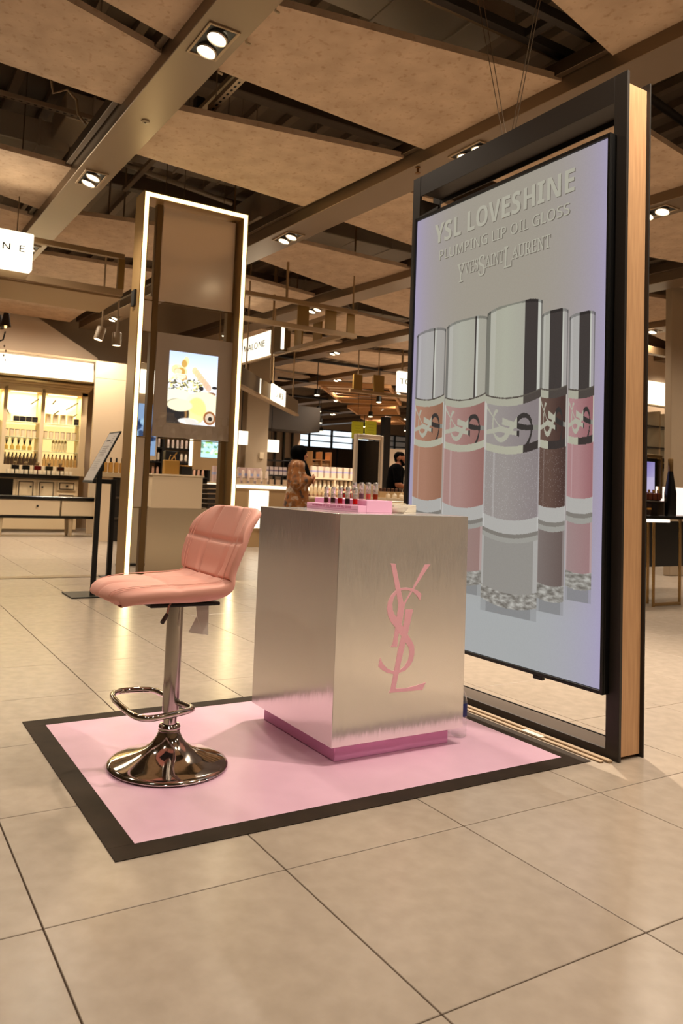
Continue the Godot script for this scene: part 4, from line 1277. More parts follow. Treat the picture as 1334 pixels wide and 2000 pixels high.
	for p: Array in [[2.78, 2.33, 0.9, 0.2], [2.42, 2.10, -0.5, 0.24], [3.18, 2.37, 0.6, 0.1], [3.44, 2.28, 0.95, 0.26], [3.22, 2.18, 0.9, 0.12], [3.56, 2.14, 0.9, 0.26]]:
		sticks += 1
		var r := rod("incense_stick", Vector3(p[0], p[1], -14.95), Vector3(p[0] + sin(p[2]) * p[3], p[1] + cos(p[2]) * p[3], -14.93), 0.013, knobm)
		tag(r, "dark slanted stick high inside the lit niches, %s from left" % ["second", "first", "third", "fifth", "fourth", "last"][sticks - 1], "stick", "dark sticks in the niches")
	for x: float in [0.6, 2.0, 3.3]:  # unseen lamps without fittings, placed to brighten the left shop
		spot(Vector3(x, 3.75, -13.0), Vector3(0, -1, -0.5), 4.5, 66.0, 0.06)
	# counter in front of the cabinet
	var ct := thing("shop_counter", "cream shop counter with black top, two panelled doors and a drawer", "counter", Vector3(2.6, 0, -14.3))
	span("worktop", Vector3(-2.2, 0.95, -0.20), Vector3(0.95, 1.02, 0.24), black, ct, 0.006)
	span("carcass", Vector3(-2.2, 0.05, -0.18), Vector3(0.95, 0.949, 0.19), cream, ct, 0.004)
	span("knee_space", Vector3(-1.2, 0.5, 0.186), Vector3(-0.18, 0.93, 0.196), black, ct)
	var trim := mat("door_moulding", Color(0.25, 0.18, 0.11), 0.5)
	panel_door("door", ct, Vector3(-0.12, 0.55, 0.190), Vector3(0.19, 0.92, 0.205), cream, trim, knobm, Vector3(0.11, 0.80, 0.205))
	panel_door("door", ct, Vector3(0.23, 0.55, 0.190), Vector3(0.54, 0.92, 0.205), cream, trim, knobm, Vector3(0.31, 0.80, 0.205))
	panel_door("drawer", ct, Vector3(0.58, 0.74, 0.190), Vector3(0.90, 0.92, 0.205), cream, trim, knobm, Vector3(0.74, 0.83, 0.205))
	panel_door("drawer", ct, Vector3(0.58, 0.52, 0.190), Vector3(0.90, 0.70, 0.205), cream, trim, knobm, Vector3(0.74, 0.61, 0.205))
	var z := -14.16
	for e: Array in [[2.44, "navy", Color(0.02, 0.02, 0.035)], [2.62, "black", Color(0.015, 0.013, 0.013)], [2.82, "red", Color(0.28, 0.015, 0.015)], [3.02, "dark green", Color(0.05, 0.055, 0.035)], [3.22, "maroon", Color(0.13, 0.015, 0.012)]]:
		var q := thing("scent_jar", "square %s scent jar with round stopper on the black topped counter" % e[1], "scent jar", Vector3(e[0], 1.021, z), "square scent jars on the counter")
		box("jar", Vector3(0, 0.075, 0), Vector3(0.125, 0.15, 0.11), mat("scent_%s" % e[1], e[2], 0.15), q, 0.008)
		obj("stopper", lathe_mesh("scent_stopper", [Vector2(0, 0.15), Vector2(0.025, 0.15), Vector2(0.025, 0.18), Vector2(0.035, 0.19), Vector2(0.03, 0.215), Vector2(0, 0.22)], 14), mat("goods_cap_silver", Color(0.6, 0.5, 0.36), 0.25, 0.6), q)
	row("candle_jar", "small white jar along the front of the counter", "candle", "white jars on the black topped counter", Vector3(2.26, 1.021, z + 0.13), Vector3(3.42, 1.021, z + 0.13), 15, Color(0.90, 0.84, 0.72), Vector2(0.06, 0.075), Color(0.9, 0.82, 0.66))
	# low drawer table in front
	var lt := thing("drawer_table", "low white two drawer table with black top on tapered legs", "table", Vector3(2.7, 0, -13.2))
	span("top", Vector3(-2.4, 0.60, -0.22), Vector3(1.28, 0.66, 0.22), black, lt, 0.006)
	var white := mat("drawer_white", Color(0.86, 0.78, 0.65), 0.35)
	for e: Array in [[-2.36, -0.70], [-0.68, 0.30], [0.32, 1.24]]:
		var d := span("drawer", Vector3(e[0], 0.345, 0.0), Vector3(e[1] - 0.008, 0.598, 0.20), white, lt, 0.004)
		var k := obj("knob", lathe_mesh("knob", [], 12), knobm, d, Vector3(0.12, 0.03, 0.10))
		k.rotation.x = PI / 2
	span("low_rail", Vector3(-2.38, 0.30, -0.20), Vector3(1.26, 0.344, 0.21), black, lt, 0.004)
	for x: float in [-0.62, 0.50, 1.15]:
		obj("leg", lathe_mesh("taper_leg", [Vector2(0, 0), Vector2(0.024, 0), Vector2(0.045, 0.30), Vector2(0, 0.30)], 12), cream, lt, Vector3(x, 0, 0.12))
		obj("leg", lathe_mesh("taper_leg", [], 12), cream, lt, Vector3(x, 0, -0.14))
	# tall dark monitor at the picture's left edge
	var mo := thing("till_screen", "dark till screen standing on the counter at the picture's left edge", "screen", Vector3(1.98, 1.02, -14.15))
	box("screen_body", Vector3(0, 0.27, 0), Vector3(0.36, 0.34, 0.03), black, mo)
	box("stand", Vector3(0, 0.06, -0.01), Vector3(0.05, 0.12, 0.04), black, mo)
	# counter with sample bottles at the shop's right end
	var c2 := thing("sample_counter", "beige sample counter with thick pale top at the left shop's right end", "counter", Vector3(3.55, 0, -12.2))
	span("top", Vector3(-0.25, 1.02, -0.2), Vector3(0.75, 1.09, 0.22), mat("stone_top", Color(0.62, 0.53, 0.40), 0.5), c2)
	span("plinth", Vector3(-0.17, 0.0, -0.15), Vector3(0.02, 1.019, 0.16), mat("panel_beige"), c2)
	span("dark_cabinet", Vector3(0.021, 0.0, -0.15), Vector3(0.7, 1.019, 0.13), mat("cabinet_dark", Color(0.06, 0.045, 0.035), 0.35), c2)
	for y: float in [0.35, 0.68]:
		span("shelf", Vector3(0.03, y, 0.131), Vector3(0.69, y + 0.03, 0.16), mat("shelf_grey", Color(0.22, 0.18, 0.14), 0.4), c2)
	row("perfume_bottle", "tall amber sample bottle on the beige sample counter", "perfume", "sample bottles at the shop's right end", Vector3(3.40, 1.09, -12.1), Vector3(3.95, 1.09, -12.1), 6, Color(0.66, 0.48, 0.22), Vector2(0.07, 0.24), Color(0.06, 0.05, 0.05))
	# chandelier arm at the left edge of the picture
	var ch := thing("chandelier", "small dark chandelier with pleated shades hanging at the picture's left edge", "chandelier", Vector3(1.27, 0, -9.5))
	var iron := mat("chandelier_iron", Color(0.03, 0.02, 0.015), 0.35, 0.4)
	rod("stem", Vector3(0, 3.9, 0), Vector3(0, 2.55, 0), 0.012, iron, ch)
	var shade := mat("shade_cloth", Color(0.17, 0.11, 0.055), 0.8)
	for k in 5:
		var a := TAU * k / 5 + 0.35
		var d := Vector3(cos(a), 0, sin(a))
		pipe("arm", [Vector3(0, 2.58, 0), d * 0.07 + Vector3(0, 2.53, 0), d * 0.14 + Vector3(0, 2.56, 0), d * 0.16 + Vector3(0, 2.66, 0)], 0.009, iron, ch)
		obj("shade", lathe_mesh("shade_cone", [Vector2(0.062, 0.0), Vector2(0.030, 0.16), Vector2(0.028, 0.16), Vector2(0.059, 0.0)], 16), shade, ch, d * 0.16 + Vector3(0, 2.72, 0))
		obj("bulb", lathe_mesh("candle_bulb", [Vector2(0, 0), Vector2(0.012, 0), Vector2(0.016, 0.03), Vector2(0.006, 0.07), Vector2(0, 0.075)], 10), glow("chandelier_bulb", Color(1, 0.82, 0.5), 3.0), ch, d * 0.16 + Vector3(0, 2.70, 0))
		for j in 4:
			obj("crystal", lathe_mesh("crystal", [Vector2(0, -0.035), Vector2(0.011, -0.01), Vector2(0, 0.008)], 6), mat("crystal", Color(0.5, 0.42, 0.35), 0.05, 0.4), ch, d * (0.16 + 0.02 * (j % 2)) + Vector3(0, 2.50 - 0.055 * j, 0))

# ---------- signs and canopies hung from the roof ----------

func build_signs() -> void:
	var brass := mat("canopy_brass", Color(0.56, 0.43, 0.20), 0.45, 0.25)
	var rail := mat("canopy_rail", Color(0.60, 0.49, 0.35), 0.5, 0.2)
	var dark := mat("canopy_dark", Color(0.36, 0.27, 0.12), 0.5, 0.2)
	var lit := glow("sign_glow", Color(1.0, 0.95, 0.84), 1.7)
	var ink := mat("sign_ink", Color(0.05, 0.035, 0.02), 0.6)
	# left canopy
	var c := thing("sign_canopy", "hanging beige rail canopy left of the lit portal", "canopy", Vector3(1.2, 3.0, -8.32))
	span("rail", Vector3(-3.0, 0.44, -0.03), Vector3(1.25, 0.495, 0.03), rail, c)
	span("rail", Vector3(-3.0, 0.02, -0.03), Vector3(1.25, 0.095, 0.03), rail, c)
	span("end_panel", Vector3(1.19, 0.096, -0.04), Vector3(1.26, 0.439, 0.02), brass, c)
	span("soffit_board", Vector3(-3.0, 0.0, -0.9), Vector3(1.25, 0.018, -0.03), mat("canopy_board", Color(0.66, 0.55, 0.40), 0.6), c)
	var s := thing("shop_sign", "glowing white shop sign ending in the letters N E at the picture's left edge", "sign", Vector3(0.93, 3.285, -8.22))
	box("lightbox", Vector3(0, 0, 0), Vector3(1.03, 0.39, 0.13), lit, s, 0.01)
	var x := 0.40
	for ch: String in ["E", "N", "O", "L"]:
		words("letter", ch, 0.066, ink, s, Vector3(x, 0.02, 0.067), Vector3.ZERO, 400, "Droid Sans", 1.5, 0.004)
		x -= 0.150
	area(Vector3(0.93, 3.285, -8.14), Vector3(0, 0, 1), Vector2(1.0, 0.37), 1.2, Color(1, 0.93, 0.80))
	tag(rod("hanging_wire", Vector3(1.30, 3.5, -8.32), Vector3(1.30, 5.4, -8.32), 0.006, mat("wire")), "long thin wire from the roof down to the canopy at far left", "wire")
	# right canopy: a front side and a side running back
	var r := thing("sign_canopy", "hanging two sided rail canopy with brass panels right of the lit portal", "canopy", Vector3(5.0, 3.0, -8.6))
	span("rail", Vector3(-1.15, 0.37, -0.03), Vector3(0.80, 0.425, 0.03), rail, r)
	span("rail", Vector3(-1.15, 0.04, -0.03), Vector3(0.80, 0.10, 0.03), rail, r)
	span("rail", Vector3(0.60, 0.04, -4.4), Vector3(0.66, 0.10, -0.03), rail, r)
	span("rail", Vector3(0.60, 0.37, -4.4), Vector3(0.66, 0.425, -0.03), rail, r)
	for e: Array in [[-0.10, 0.07], [0.33, 0.50], [0.68, 0.80]]:
		span("brass_panel", Vector3(e[0], 0.04, -0.06), Vector3(e[1], 0.42, -0.035), brass, r)
	for z: float in [-0.7, -1.25]:
		span("brass_panel", Vector3(0.665, 0.04, z - 0.22), Vector3(0.69, 0.42, z), brass, r)
	for e: Array in [[4.70, 3.0, "first"], [5.36, 3.0, "second"]]:
		tag(rod("hanger_rod", Vector3(e[0], 3.43 if e[2] == "first" else 2.6, -8.6 if e[2] == "first" else -10.2), Vector3(e[0], 5.4, -8.6 if e[2] == "first" else -10.2), 0.018, rail), "pale %s hanger rod holding the canopy right of the portal" % e[2], "rod")
	for p: Vector3 in [Vector3(0.74, 0.42, 0), Vector3(-1.1, 0.42, 0), Vector3(0.63, 0.42, -4.2)]:
		rod("hanger_rod", p, Vector3(p.x, 2.39, p.z), 0.012, rail, r)
	var jm := thing("shop_sign", "glowing white shop sign lettered across its face right of the portal", "sign", Vector3(5.56, 3.25, -11.25))
	box("lightbox", Vector3(0, 0, 0), Vector3(0.10, 0.37, 1.42), lit, jm, 0.01)
	box("side_case", Vector3(0.02, 0, 0.90), Vector3(0.16, 0.40, 0.36), dark, jm)
	box("edge_light", Vector3(-0.05, 0, 1.095), Vector3(0.05, 0.36, 0.02), lit, jm, 0.004)
	words("lettering", "JO MALONE", 0.105, ink, jm, Vector3(-0.052, 0.0, 0.0), Vector3(0, -PI / 2, 0), 400, "Droid Sans", 1.35, 0.004)
	area(Vector3(5.49, 3.25, -11.25), Vector3(-1, 0, 0), Vector2(1.4, 0.36), 0.8, Color(1, 0.93, 0.80))
	# slanting fascia farther back, with a small sign
	var a := Vector3(4.45, 2.42, -9.44)
	var d := Vector3(7.16, 2.57, -12.52) - a
	var fz := thing("sign_canopy", "dark brass fascia slanting away behind the portal with a small glowing sign", "canopy", a, "", atan2(-d.z, d.x))
	var len := Vector2(d.x, d.z).length()
	box("fascia_board", Vector3(len / 2, 0.07, 0), Vector3(len, 0.25, 0.05), dark, fz)
	for f: float in [0.1, 0.5, 0.9]:
		rod("hanger_rod", Vector3(len * f, 0.19, 0), Vector3(len * f, 2.96, 0), 0.012, rail, fz)
	box("lower_rail", Vector3(len / 2, -0.075, 0.0), Vector3(len, 0.035, 0.10), rail, fz)
	box("edge_light", Vector3(len * 0.28, 0.06, 0.03), Vector3(0.03, 0.24, 0.012), lit, fz)
	var sm := thing("shop_sign", "small glowing white sign with two short words on the slanting brass fascia", "sign", a + Vector3(d.x, 0, d.z) * 0.56 + Vector3(0, 0.07, 0), "", atan2(-d.z, d.x))
	box("lightbox", Vector3(0, 0, 0.05), Vector3(0.95, 0.27, 0.04), lit, sm, 0.006)
	words("lettering", "LA MER", 0.10, ink, sm, Vector3(0, 0, 0.072), Vector3.ZERO, 400, "Droid Sans", 1.2, 0.003)
	# the sign that shows beside the screen's left edge
	var t := thing("shop_sign", "glowing white sign with letters T O half hidden by the screen's left edge", "sign", Vector3(10.5, 3.33, -13.0))
	box("lightbox", Vector3(0, 0, 0), Vector3(1.24, 0.44, 0.10), lit, t, 0.01)
	words("lettering", "TOM FORD", 0.12, ink, t, Vector3(0.03, 0, 0.052), Vector3.ZERO, 400, "Droid Sans", 1.55, 0.004)
	var tf := thing("sign_canopy", "hanging rail with two olive brass panels left of the half hidden sign", "canopy", Vector3(9.4, 2.95, -13.05))
	span("rail", Vector3(-0.7, 0.04, -0.03), Vector3(1.9, 0.10, 0.03), rail, tf)
	for hx: float in [-0.5, 0.02, 1.6]:
		rod("hanger_rod", Vector3(hx, 0.10, 0), Vector3(hx, 2.445, 0), 0.010, rail, tf)
	span("brass_panel", Vector3(-0.62, 0.101, -0.02), Vector3(-0.40, 0.42, 0.02), brass, tf)
	span("brass_panel", Vector3(-0.10, 0.101, -0.02), Vector3(0.16, 0.46, 0.02), brass, tf)
	tag(rod("hanger_rod", Vector3(10.0, 3.56, -13.0), Vector3(10.0, 5.4, -13.0), 0.022, rail), "pale hanger rod holding the half hidden sign by the screen", "rod")

# ---------- what hangs in the roof void ----------

func build_void() -> void:
	var strut := mat("strut", Color(0.66, 0.58, 0.48), 0.5, 0.3)
	var darkm := mat("strut_dark", Color(0.24, 0.21, 0.18), 0.6, 0.3)
	var duct := mat("duct_tin", Color(0.78, 0.73, 0.66), 0.45, 0.35)
	# slotted struts: a channel with dark slots
	for e: Array in [[-0.3, 4.6, -7.6, 2.6, "above the gap left of the portal"], [0.2, 4.45, -6.35, 1.7, "over the gap between left ceiling boards"], [1.85, 4.08, -5.25, 2.85, "across the gap above the counter", 1.5708], [4.3, 4.15, -5.45, 6.3, "in the dark gap right of the screen frame"], [2.0, 4.5, -7.5, 3.8, "over the head of the lit portal"], [4.2, 4.3, -7.5, 6.2, "far above the right canopy"]]:
		var L: float = e[3] - e[0]
		var s := thing("slotted_strut", "grey slotted steel strut hung %s" % e[4], "strut", Vector3(e[0] + L / 2, e[1], e[2]))
		if e.size() > 5:
			s.rotation.y = e[5]
		box("channel", Vector3.ZERO, Vector3(L, 0.045, 0.06), strut, s)
		var st := begin()
		for k in int(L / 0.07):
			bx(st, Vector3(-L / 2 + 0.04 + k * 0.07, -0.0225, 0), Vector3(0.032, 0.002, 0.018), 0.0005)
		obj("slots", done(st), mat("slot_black", Color(0.01, 0.01, 0.01), 0.8), s)
		for x: float in [-0.4, 0.4]:
			rod("drop_rod", Vector3(x * L, 0, 0), Vector3(x * L, (5.112 if e[0] == -0.3 else 5.395) - e[1], 0), 0.006, strut, s, 6)
	for e: Array in [[0.5, 4.75, -6.0, -8.8, "left"], [2.75, 4.7, -5.2, -9.5, "middle"], [5.3, 4.7, -5.2, -9.0, "right"]]:
		var s := thing("cross_strut", "steel cross strut running back in the %s roof void" % e[4], "strut", Vector3(e[0], e[1], (e[2] + e[3]) / 2))
		box("channel", Vector3.ZERO, Vector3(0.06, 0.05, absf(e[3] - e[2])), strut, s)
		box("bracket", Vector3(0, 0.09, 0.3), Vector3(0.09, 0.12, 0.09), darkm, s)
	# sheet metal ducts
	for e: Array in [[3.15, 4.75, -4.35, 1.9, 0.55, 0.45, "big tin air duct crossing the gap over the counter"], [2.9, 5.0, -8.6, 2.4, 0.7, 0.3, "flat tin air duct behind the head of the portal"], [6.8, 4.85, -9.6, 4.5, 0.8, 0.4, "long tin air duct above the right canopy"], [0.2, 4.9, -9.2, 3.4, 0.6, 0.3, "flat tin air duct over the sign at far left"], [9.5, 4.8, -13.0, 5.0, 0.7, 0.4, "far tin air duct beyond the portal"]]:
		var s := thing("air_duct", e[6], "duct", Vector3(e[0], e[1], e[2]))
		box("duct_run", Vector3.ZERO, Vector3(e[3], e[5], e[4]), duct, s, 0.01)
		var n := int(e[3] / 0.6)
		for k in n:
			box("flange", Vector3(-e[3] / 2 + (k + 0.5) * e[3] / n, 0, 0), Vector3(0.03, e[5] + 0.03, e[4] + 0.03), duct, s, 0.004)
	# black suspended grid by the screen head
	var g := thing("lighting_grid", "black suspended steel grid in the ceiling gap above the screen's hanging wires", "grid", Vector3(3.35, 4.15, -3.55))
	for z: float in [-0.13, 0.13]:
		box("grid_bar", Vector3(0, 0, z), Vector3(2.5, 0.07, 0.06), darkm, g)
	for x: float in [-0.75, 0.45]:
		box("grid_rung", Vector3(x, 0, 0), Vector3(0.06, 0.06, 0.20), darkm, g)
	box("tube_lamp_tray", Vector3(-0.1, 0.06, -0.24), Vector3(2.2, 0.05, 0.05), mat("tray_pale", Color(0.55, 0.47, 0.36), 0.5), g)
	# conduits and cables
	for e: Array in [[[-0.4, 4.85, -6.7], [1.7, 4.85, -6.9], "straight pale conduit in the left roof gap"], [[2.0, 4.5, -7.9], [3.9, 4.55, -7.6], "thick pale pipe behind the portal's head"], [[4.6, 4.6, -7.4], [8.0, 4.6, -8.6], "long pipe over the right canopy"], [[5.0, 4.5, -4.0], [7.2, 4.45, -4.3], "dark round pipe in the gap right of the screen"], [[1.9, 4.9, -9.0], [4.3, 4.9, -9.6], "upper conduit behind the portal's head"], [[6.5, 4.4, -10.5], [10.0, 4.4, -14.0], "slanting far conduit beyond the right canopy"]]:
		var a := Vector3(e[0][0], e[0][1], e[0][2])
		var b := Vector3(e[1][0], e[1][1], e[1][2])
		var cd := thing("conduit", e[2], "pipe", (a + b) / 2)
		rod("pipe_run", a - cd.position, b - cd.position, 0.035, darkm if "dark" in e[2] else duct, cd)
		for f: float in [0.2, 0.8]:
			var p := a.lerp(b, f) - cd.position
			rod("drop_rod", p, Vector3(p.x, (5.395 if e[2].begins_with("thick") else 5.112) - cd.position.y, p.z), 0.006, strut, cd, 6)
	tag(pipe("loose_cable", [Vector3(1.2, 5.39, -6.6), Vector3(1.19, 4.5, -6.6), Vector3(1.25, 4.25, -6.6), Vector3(1.36, 4.32, -6.6), Vector3(1.45, 4.26, -6.62), Vector3(1.47, 4.14, -6.62), Vector3(1.55, 4.08, -6.65)], 0.012, mat("cable_pale", Color(0.55, 0.45, 0.32), 0.6)), "loose curled pale cable dangling in the left ceiling gap", "cable")
	tag(pipe("loose_cable", [Vector3(6.28, 5.39, -6.5), Vector3(6.27, 4.6, -6.5), Vector3(6.35, 4.25, -6.5), Vector3(6.6, 4.33, -6.5), Vector3(6.9, 4.22, -6.5), Vector3(7.3, 4.3, -6.5)], 0.014, mat("cable_pale")), "wavy pale cable in the ceiling gap right of the screen", "cable")
	# sprinklers and a detector under the beams
	var br := mat("sprinkler_brass", Color(0.45, 0.30, 0.10), 0.35, 0.8)
	for e: Array in [[4.06, -5.15, "beside the screen frame's far corner"], [3.83, -8.05, "just right of the portal"]]:
		var s := thing("sprinkler", "small brass sprinkler head under the beam %s" % e[2], "sprinkler", Vector3(e[0], 3.8, e[1]))
		obj("stem", lathe_mesh("sprinkler_stem", [Vector2(0, 0), Vector2(0.022, 0), Vector2(0.022, -0.006), Vector2(0.009, -0.012), Vector2(0.009, -0.05), Vector2(0, -0.05)], 12), br, s)
		obj("deflector", lathe_mesh("sprinkler_plate", [Vector2(0, -0.052), Vector2(0.024, -0.052), Vector2(0.024, -0.056), Vector2(0, -0.056)], 12), br, s)
	var dt := thing("smoke_detector", "small round pale detector under the long left beam", "detector", Vector3(1.79, 3.8, -5.72))
	obj("body", lathe_mesh("detector", [Vector2(0, 0), Vector2(0.035, 0), Vector2(0.033, -0.008), Vector2(0.018, -0.012), Vector2(0, -0.012)], 20), mat("detector_pale", Color(0.62, 0.55, 0.42), 0.4), dt)
	obj("lens", lathe_mesh("detector_lens", [Vector2(0, -0.0125), Vector2(0.008, -0.0125), Vector2(0.006, -0.018), Vector2(0, -0.019)], 12), mat("fitting_dark"), dt)
	# clips on the near board
	for z: float in [-4.02, -4.42, -4.86]:
		tag(pipe("board_clip", [Vector3(2.03, 3.91, z), Vector3(2.03, 3.875, z), Vector3(2.06, 3.87, z)], 0.009, mat("clip_pale", Color(0.75, 0.68, 0.56), 0.5)), "small pale hook clip, %s of three at the near board's left edge" % ("highest" if z > -4.2 else "middle" if z > -4.6 else "lowest"), "clip", "clips on the board above the counter")
	# two cylinder spotlights at the shop front
	for e: Array in [[2.62, 2.92, "left"], [2.82, 2.88, "right"]]:
		var s := thing("track_spotlight", "%s one of two pale cylinder spotlights left of the lit portal" % e[2], "spotlight", Vector3(e[0], e[1], -9.7))
		rod("stem", Vector3(0, 0.0, 0), Vector3(0, 5.39 - e[1], 0), 0.012, mat("spot_pale", Color(0.62, 0.54, 0.43), 0.45), s)
		var c := obj("can", lathe_mesh("spot_can", [Vector2(0, 0), Vector2(0.055, 0), Vector2(0.06, -0.01), Vector2(0.06, -0.17), Vector2(0.052, -0.17), Vector2(0.052, -0.15), Vector2(0, -0.15)], 20), mat("spot_pale"), s)
		c.rotation.z = -0.25 if e[2] == "left" else 0.0
		var l := obj("lamp_lens", lathe_mesh("spot_lens", [Vector2(0, -0.155), Vector2(0.050, -0.155), Vector2(0.050, -0.165), Vector2(0, -0.168)], 20), glow("lamp_glow", Color(1, 0.93, 0.8), 6.0), s)
		l.rotation.z = c.rotation.z
		spot(s.position + Vector3(-0.05, -0.2, 0), Vector3(0.1 if e[2] == "right" else -0.3, -1, -0.5), 2.5, 45.0, 0.05)
	# pale timber lattices far down the hall
	var wood := mat("lattice_wood", Color(0.66, 0.47, 0.28), 0.6)
	var k := 0
	for e: Array in [[[9.09, -14.95], [10.57, -14.2], [12.9, -16.8], [11.4, -17.5], "nearest"], [[12.3, -18.5], [12.9, -17.0], [14.4, -18.8], [13.6, -19.9], "middle"], [[14.3, -20.7], [15.3, -20.0], [16.7, -21.4], [16.0, -22.5], "farthest"]]:
		var c := Vector3()
		var q := []
		for j in 4:
			q.append(Vector3(e[j][0], 3.4, e[j][1]))
			c += q[j] / 4
		var s := thing("timber_lattice", "%s of three pale timber lattices hung far down the hall" % e[4], "lattice", c)
		var bar := func(called: String, a: Vector3, b: Vector3, w: float, h: float) -> void:
			var d := b - a
			var m := box(called, (a + b) / 2 - c, Vector3(d.length(), h, w), wood, s, 0.004)
			m.rotation.y = atan2(-d.z, d.x)
		for j in 4:
			bar.call("frame_bar", q[j], q[(j + 1) % 4], 0.06, 0.09)
		for j in range(1, 7):
			bar.call("slat", (q[0] as Vector3).lerp(q[3], j / 7.0), (q[1] as Vector3).lerp(q[2], j / 7.0), 0.018, 0.03)
		k += 1

# ---------- the hall behind the counter ----------

func build_hall() -> void:
	var white := mat("hall_white", Color(0.80, 0.72, 0.60), 0.5)
	var beige := mat("hall_beige", Color(0.66, 0.54, 0.38), 0.5)
	var dark := mat("hall_dark", Color(0.05, 0.042, 0.035), 0.4)
	var lit := glow("sign_glow", Color(1.0, 0.95, 0.84), 1.7)
	# cream counter seen through the portal, with bags and a stack of baskets
	var c := thing("cash_counter", "plain cream cash counter seen through the lit portal", "counter", Vector3(3.93, 0, -10.25))
	span("front_board", Vector3(-0.42, 0.0, 0.20), Vector3(0.32, 1.06, 0.24), white, c)
	span("body", Vector3(-0.42, 0.0, -0.45), Vector3(0.32, 1.05, 0.195), white, c)
	span("top", Vector3(-0.44, 1.061, -0.46), Vector3(0.34, 1.085, 0.25), white, c)
	var bag := thing("gift_bag", "gold gift bag with rope handles on the cream cash counter", "bag", Vector3(3.84, 1.086, -10.2))
	box("sack", Vector3(0, 0.10, 0), Vector3(0.22, 0.20, 0.1), mat("gold_card", Color(0.62, 0.46, 0.20), 0.4, 0.3), bag, 0.006)
	pipe("handle", [Vector3(-0.05, 0.2, 0.04), Vector3(-0.03, 0.27, 0.04), Vector3(0.03, 0.27, 0.04), Vector3(0.05, 0.2, 0.04)], 0.006, mat("gold_card"), bag)
	var bb := thing("gift_box", "black gift box with gold edge right of the gold bag", "gift box", Vector3(4.06, 1.086, -10.2))
	box("carton", Vector3(0, 0.06, 0), Vector3(0.16, 0.12, 0.1), dark, bb, 0.004)
	box("lid", Vector3(0, 0.128, 0), Vector3(0.17, 0.016, 0.11), mat("gold_card"), bb, 0.003)
	var bigb := thing("gift_box", "tall black box standing behind the gold gift bag", "gift box", Vector3(3.95, 1.086, -10.5))
	box("carton", Vector3(0, 0.17, 0), Vector3(0.22, 0.34, 0.1), dark, bigb, 0.004)
	var stx := begin()
	bx(stx, Vector3(-0.02, 0.2, 0.052), Vector3(0.02, 0.3, 0.004), 0.001, Basis(Vector3(0, 0, 1), -0.6))
	obj("ribbon", done(stx), mat("gold_card"), bigb)
	var bk := thing("shopping_basket", "topmost grey basket of the stack beside the cream cash counter", "basket", Vector3(4.52, 0.94, -10.3))
	bk.set_meta("base_name", "shopping_basket")
	var bm := mat("basket_grey", Color(0.16, 0.13, 0.115), 0.5)
	var st := begin()
	for s: float in [-1.0, 1.0]:
		bx(st, Vector3(s * 0.125, 0, 0), Vector3(0.014, 0.05, 0.34), 0.003)
		bx(st, Vector3(0, 0, s * 0.165), Vector3(0.25, 0.05, 0.014), 0.003)
	bx(st, Vector3(0, -0.022, 0), Vector3(0.24, 0.006, 0.32), 0.001)
	obj("tub", done(st), bm, bk)
	st = begin()
	for s: float in [-1.0, 1.0]:
		bx(st, Vector3(s * 0.14, 0.03, 0), Vector3(0.028, 0.010, 0.37), 0.003)
		bx(st, Vector3(0, 0.03, s * 0.18), Vector3(0.28, 0.010, 0.028), 0.003)
	obj("rim", done(st), mat("basket_rim", Color(0.55, 0.47, 0.38), 0.5), bk)
	for k in 13:
		dup(bk, Vector3(4.52, 0.94 - 0.0695 * (k + 1), -10.3), "grey basket, %s below the topmost one, in the stack beside the cash counter" % ORDER[k], "stacked baskets beneath the topmost one")
	var cp := thing("glass_partition", "pale low glass partition behind the portal's foot", "partition", Vector3(2.82, 0, -8.6))
	box("glass_sheet", Vector3(0, 0.36, 0), Vector3(0.34, 0.66, 0.012), mat("milky_glass", Color(0.70, 0.64, 0.54), 0.2), cp)
	box("channel", Vector3(0, 0.015, 0), Vector3(0.36, 0.03, 0.05), dark, cp)
	# poster lightbox and light strip behind the portal
	var pp := thing("poster_light_panel", "beige panel with small lit green poster seen through the portal", "lightbox", Vector3(5.43, 0, -12.55))
	box("board", Vector3(0, 1.55, 0), Vector3(0.64, 0.66, 0.05), beige, pp)
	box("post", Vector3(0.2, 0.61, 0), Vector3(0.06, 1.22, 0.04), dark, pp)
	var im := Image.create(48, 40, false, Image.FORMAT_RGB8)
	im.fill(Color(0.75, 0.92, 0.95))
	var rng := RandomNumberGenerator.new()
	rng.seed = 12
	for k in 40:
		blob(im, rng.randf_range(0, 48), rng.randf_range(2, 30), rng.randf_range(2, 6), rng.randf_range(2, 5), [Color(0.55, 0.75, 0.35), Color(0.95, 1, 0.9), Color(0.4, 0.6, 0.5), Color(0.8, 0.95, 0.8)][k % 4], 0.8)
	picture("green_light_picture", ImageTexture.create_from_image(im), Vector2(0.39, 0.30), 1.3, pp, Vector3(0.02, 1.59, 0.027))
	box("light_strip", Vector3(-0.36, 1.45, 0.02), Vector3(0.05, 0.72, 0.03), lit, pp)
	# shelving wall behind the portal
	var sw := thing("shelf_unit", "tall shelf unit of skincare bottles seen through the lit portal", "shelf", Vector3(5.3, 0, -14.6))
	box("back_board", Vector3(0, 1.2, -0.2), Vector3(1.9, 2.4, 0.04), mat("shelf_back", Color(0.78, 0.70, 0.60), 0.6), sw)
	for x: float in [-0.95, -0.05, 0.95]:
		box("upright", Vector3(x, 1.2, 0), Vector3(0.05, 2.4, 0.36), dark, sw)
	for y: float in [0.75, 1.1, 1.38, 1.66, 1.94, 2.2]:
		box("shelf", Vector3(0, y - 0.012, 0), Vector3(1.9, 0.024, 0.36), dark, sw)
	var yy := [1.1, 1.38, 1.66]
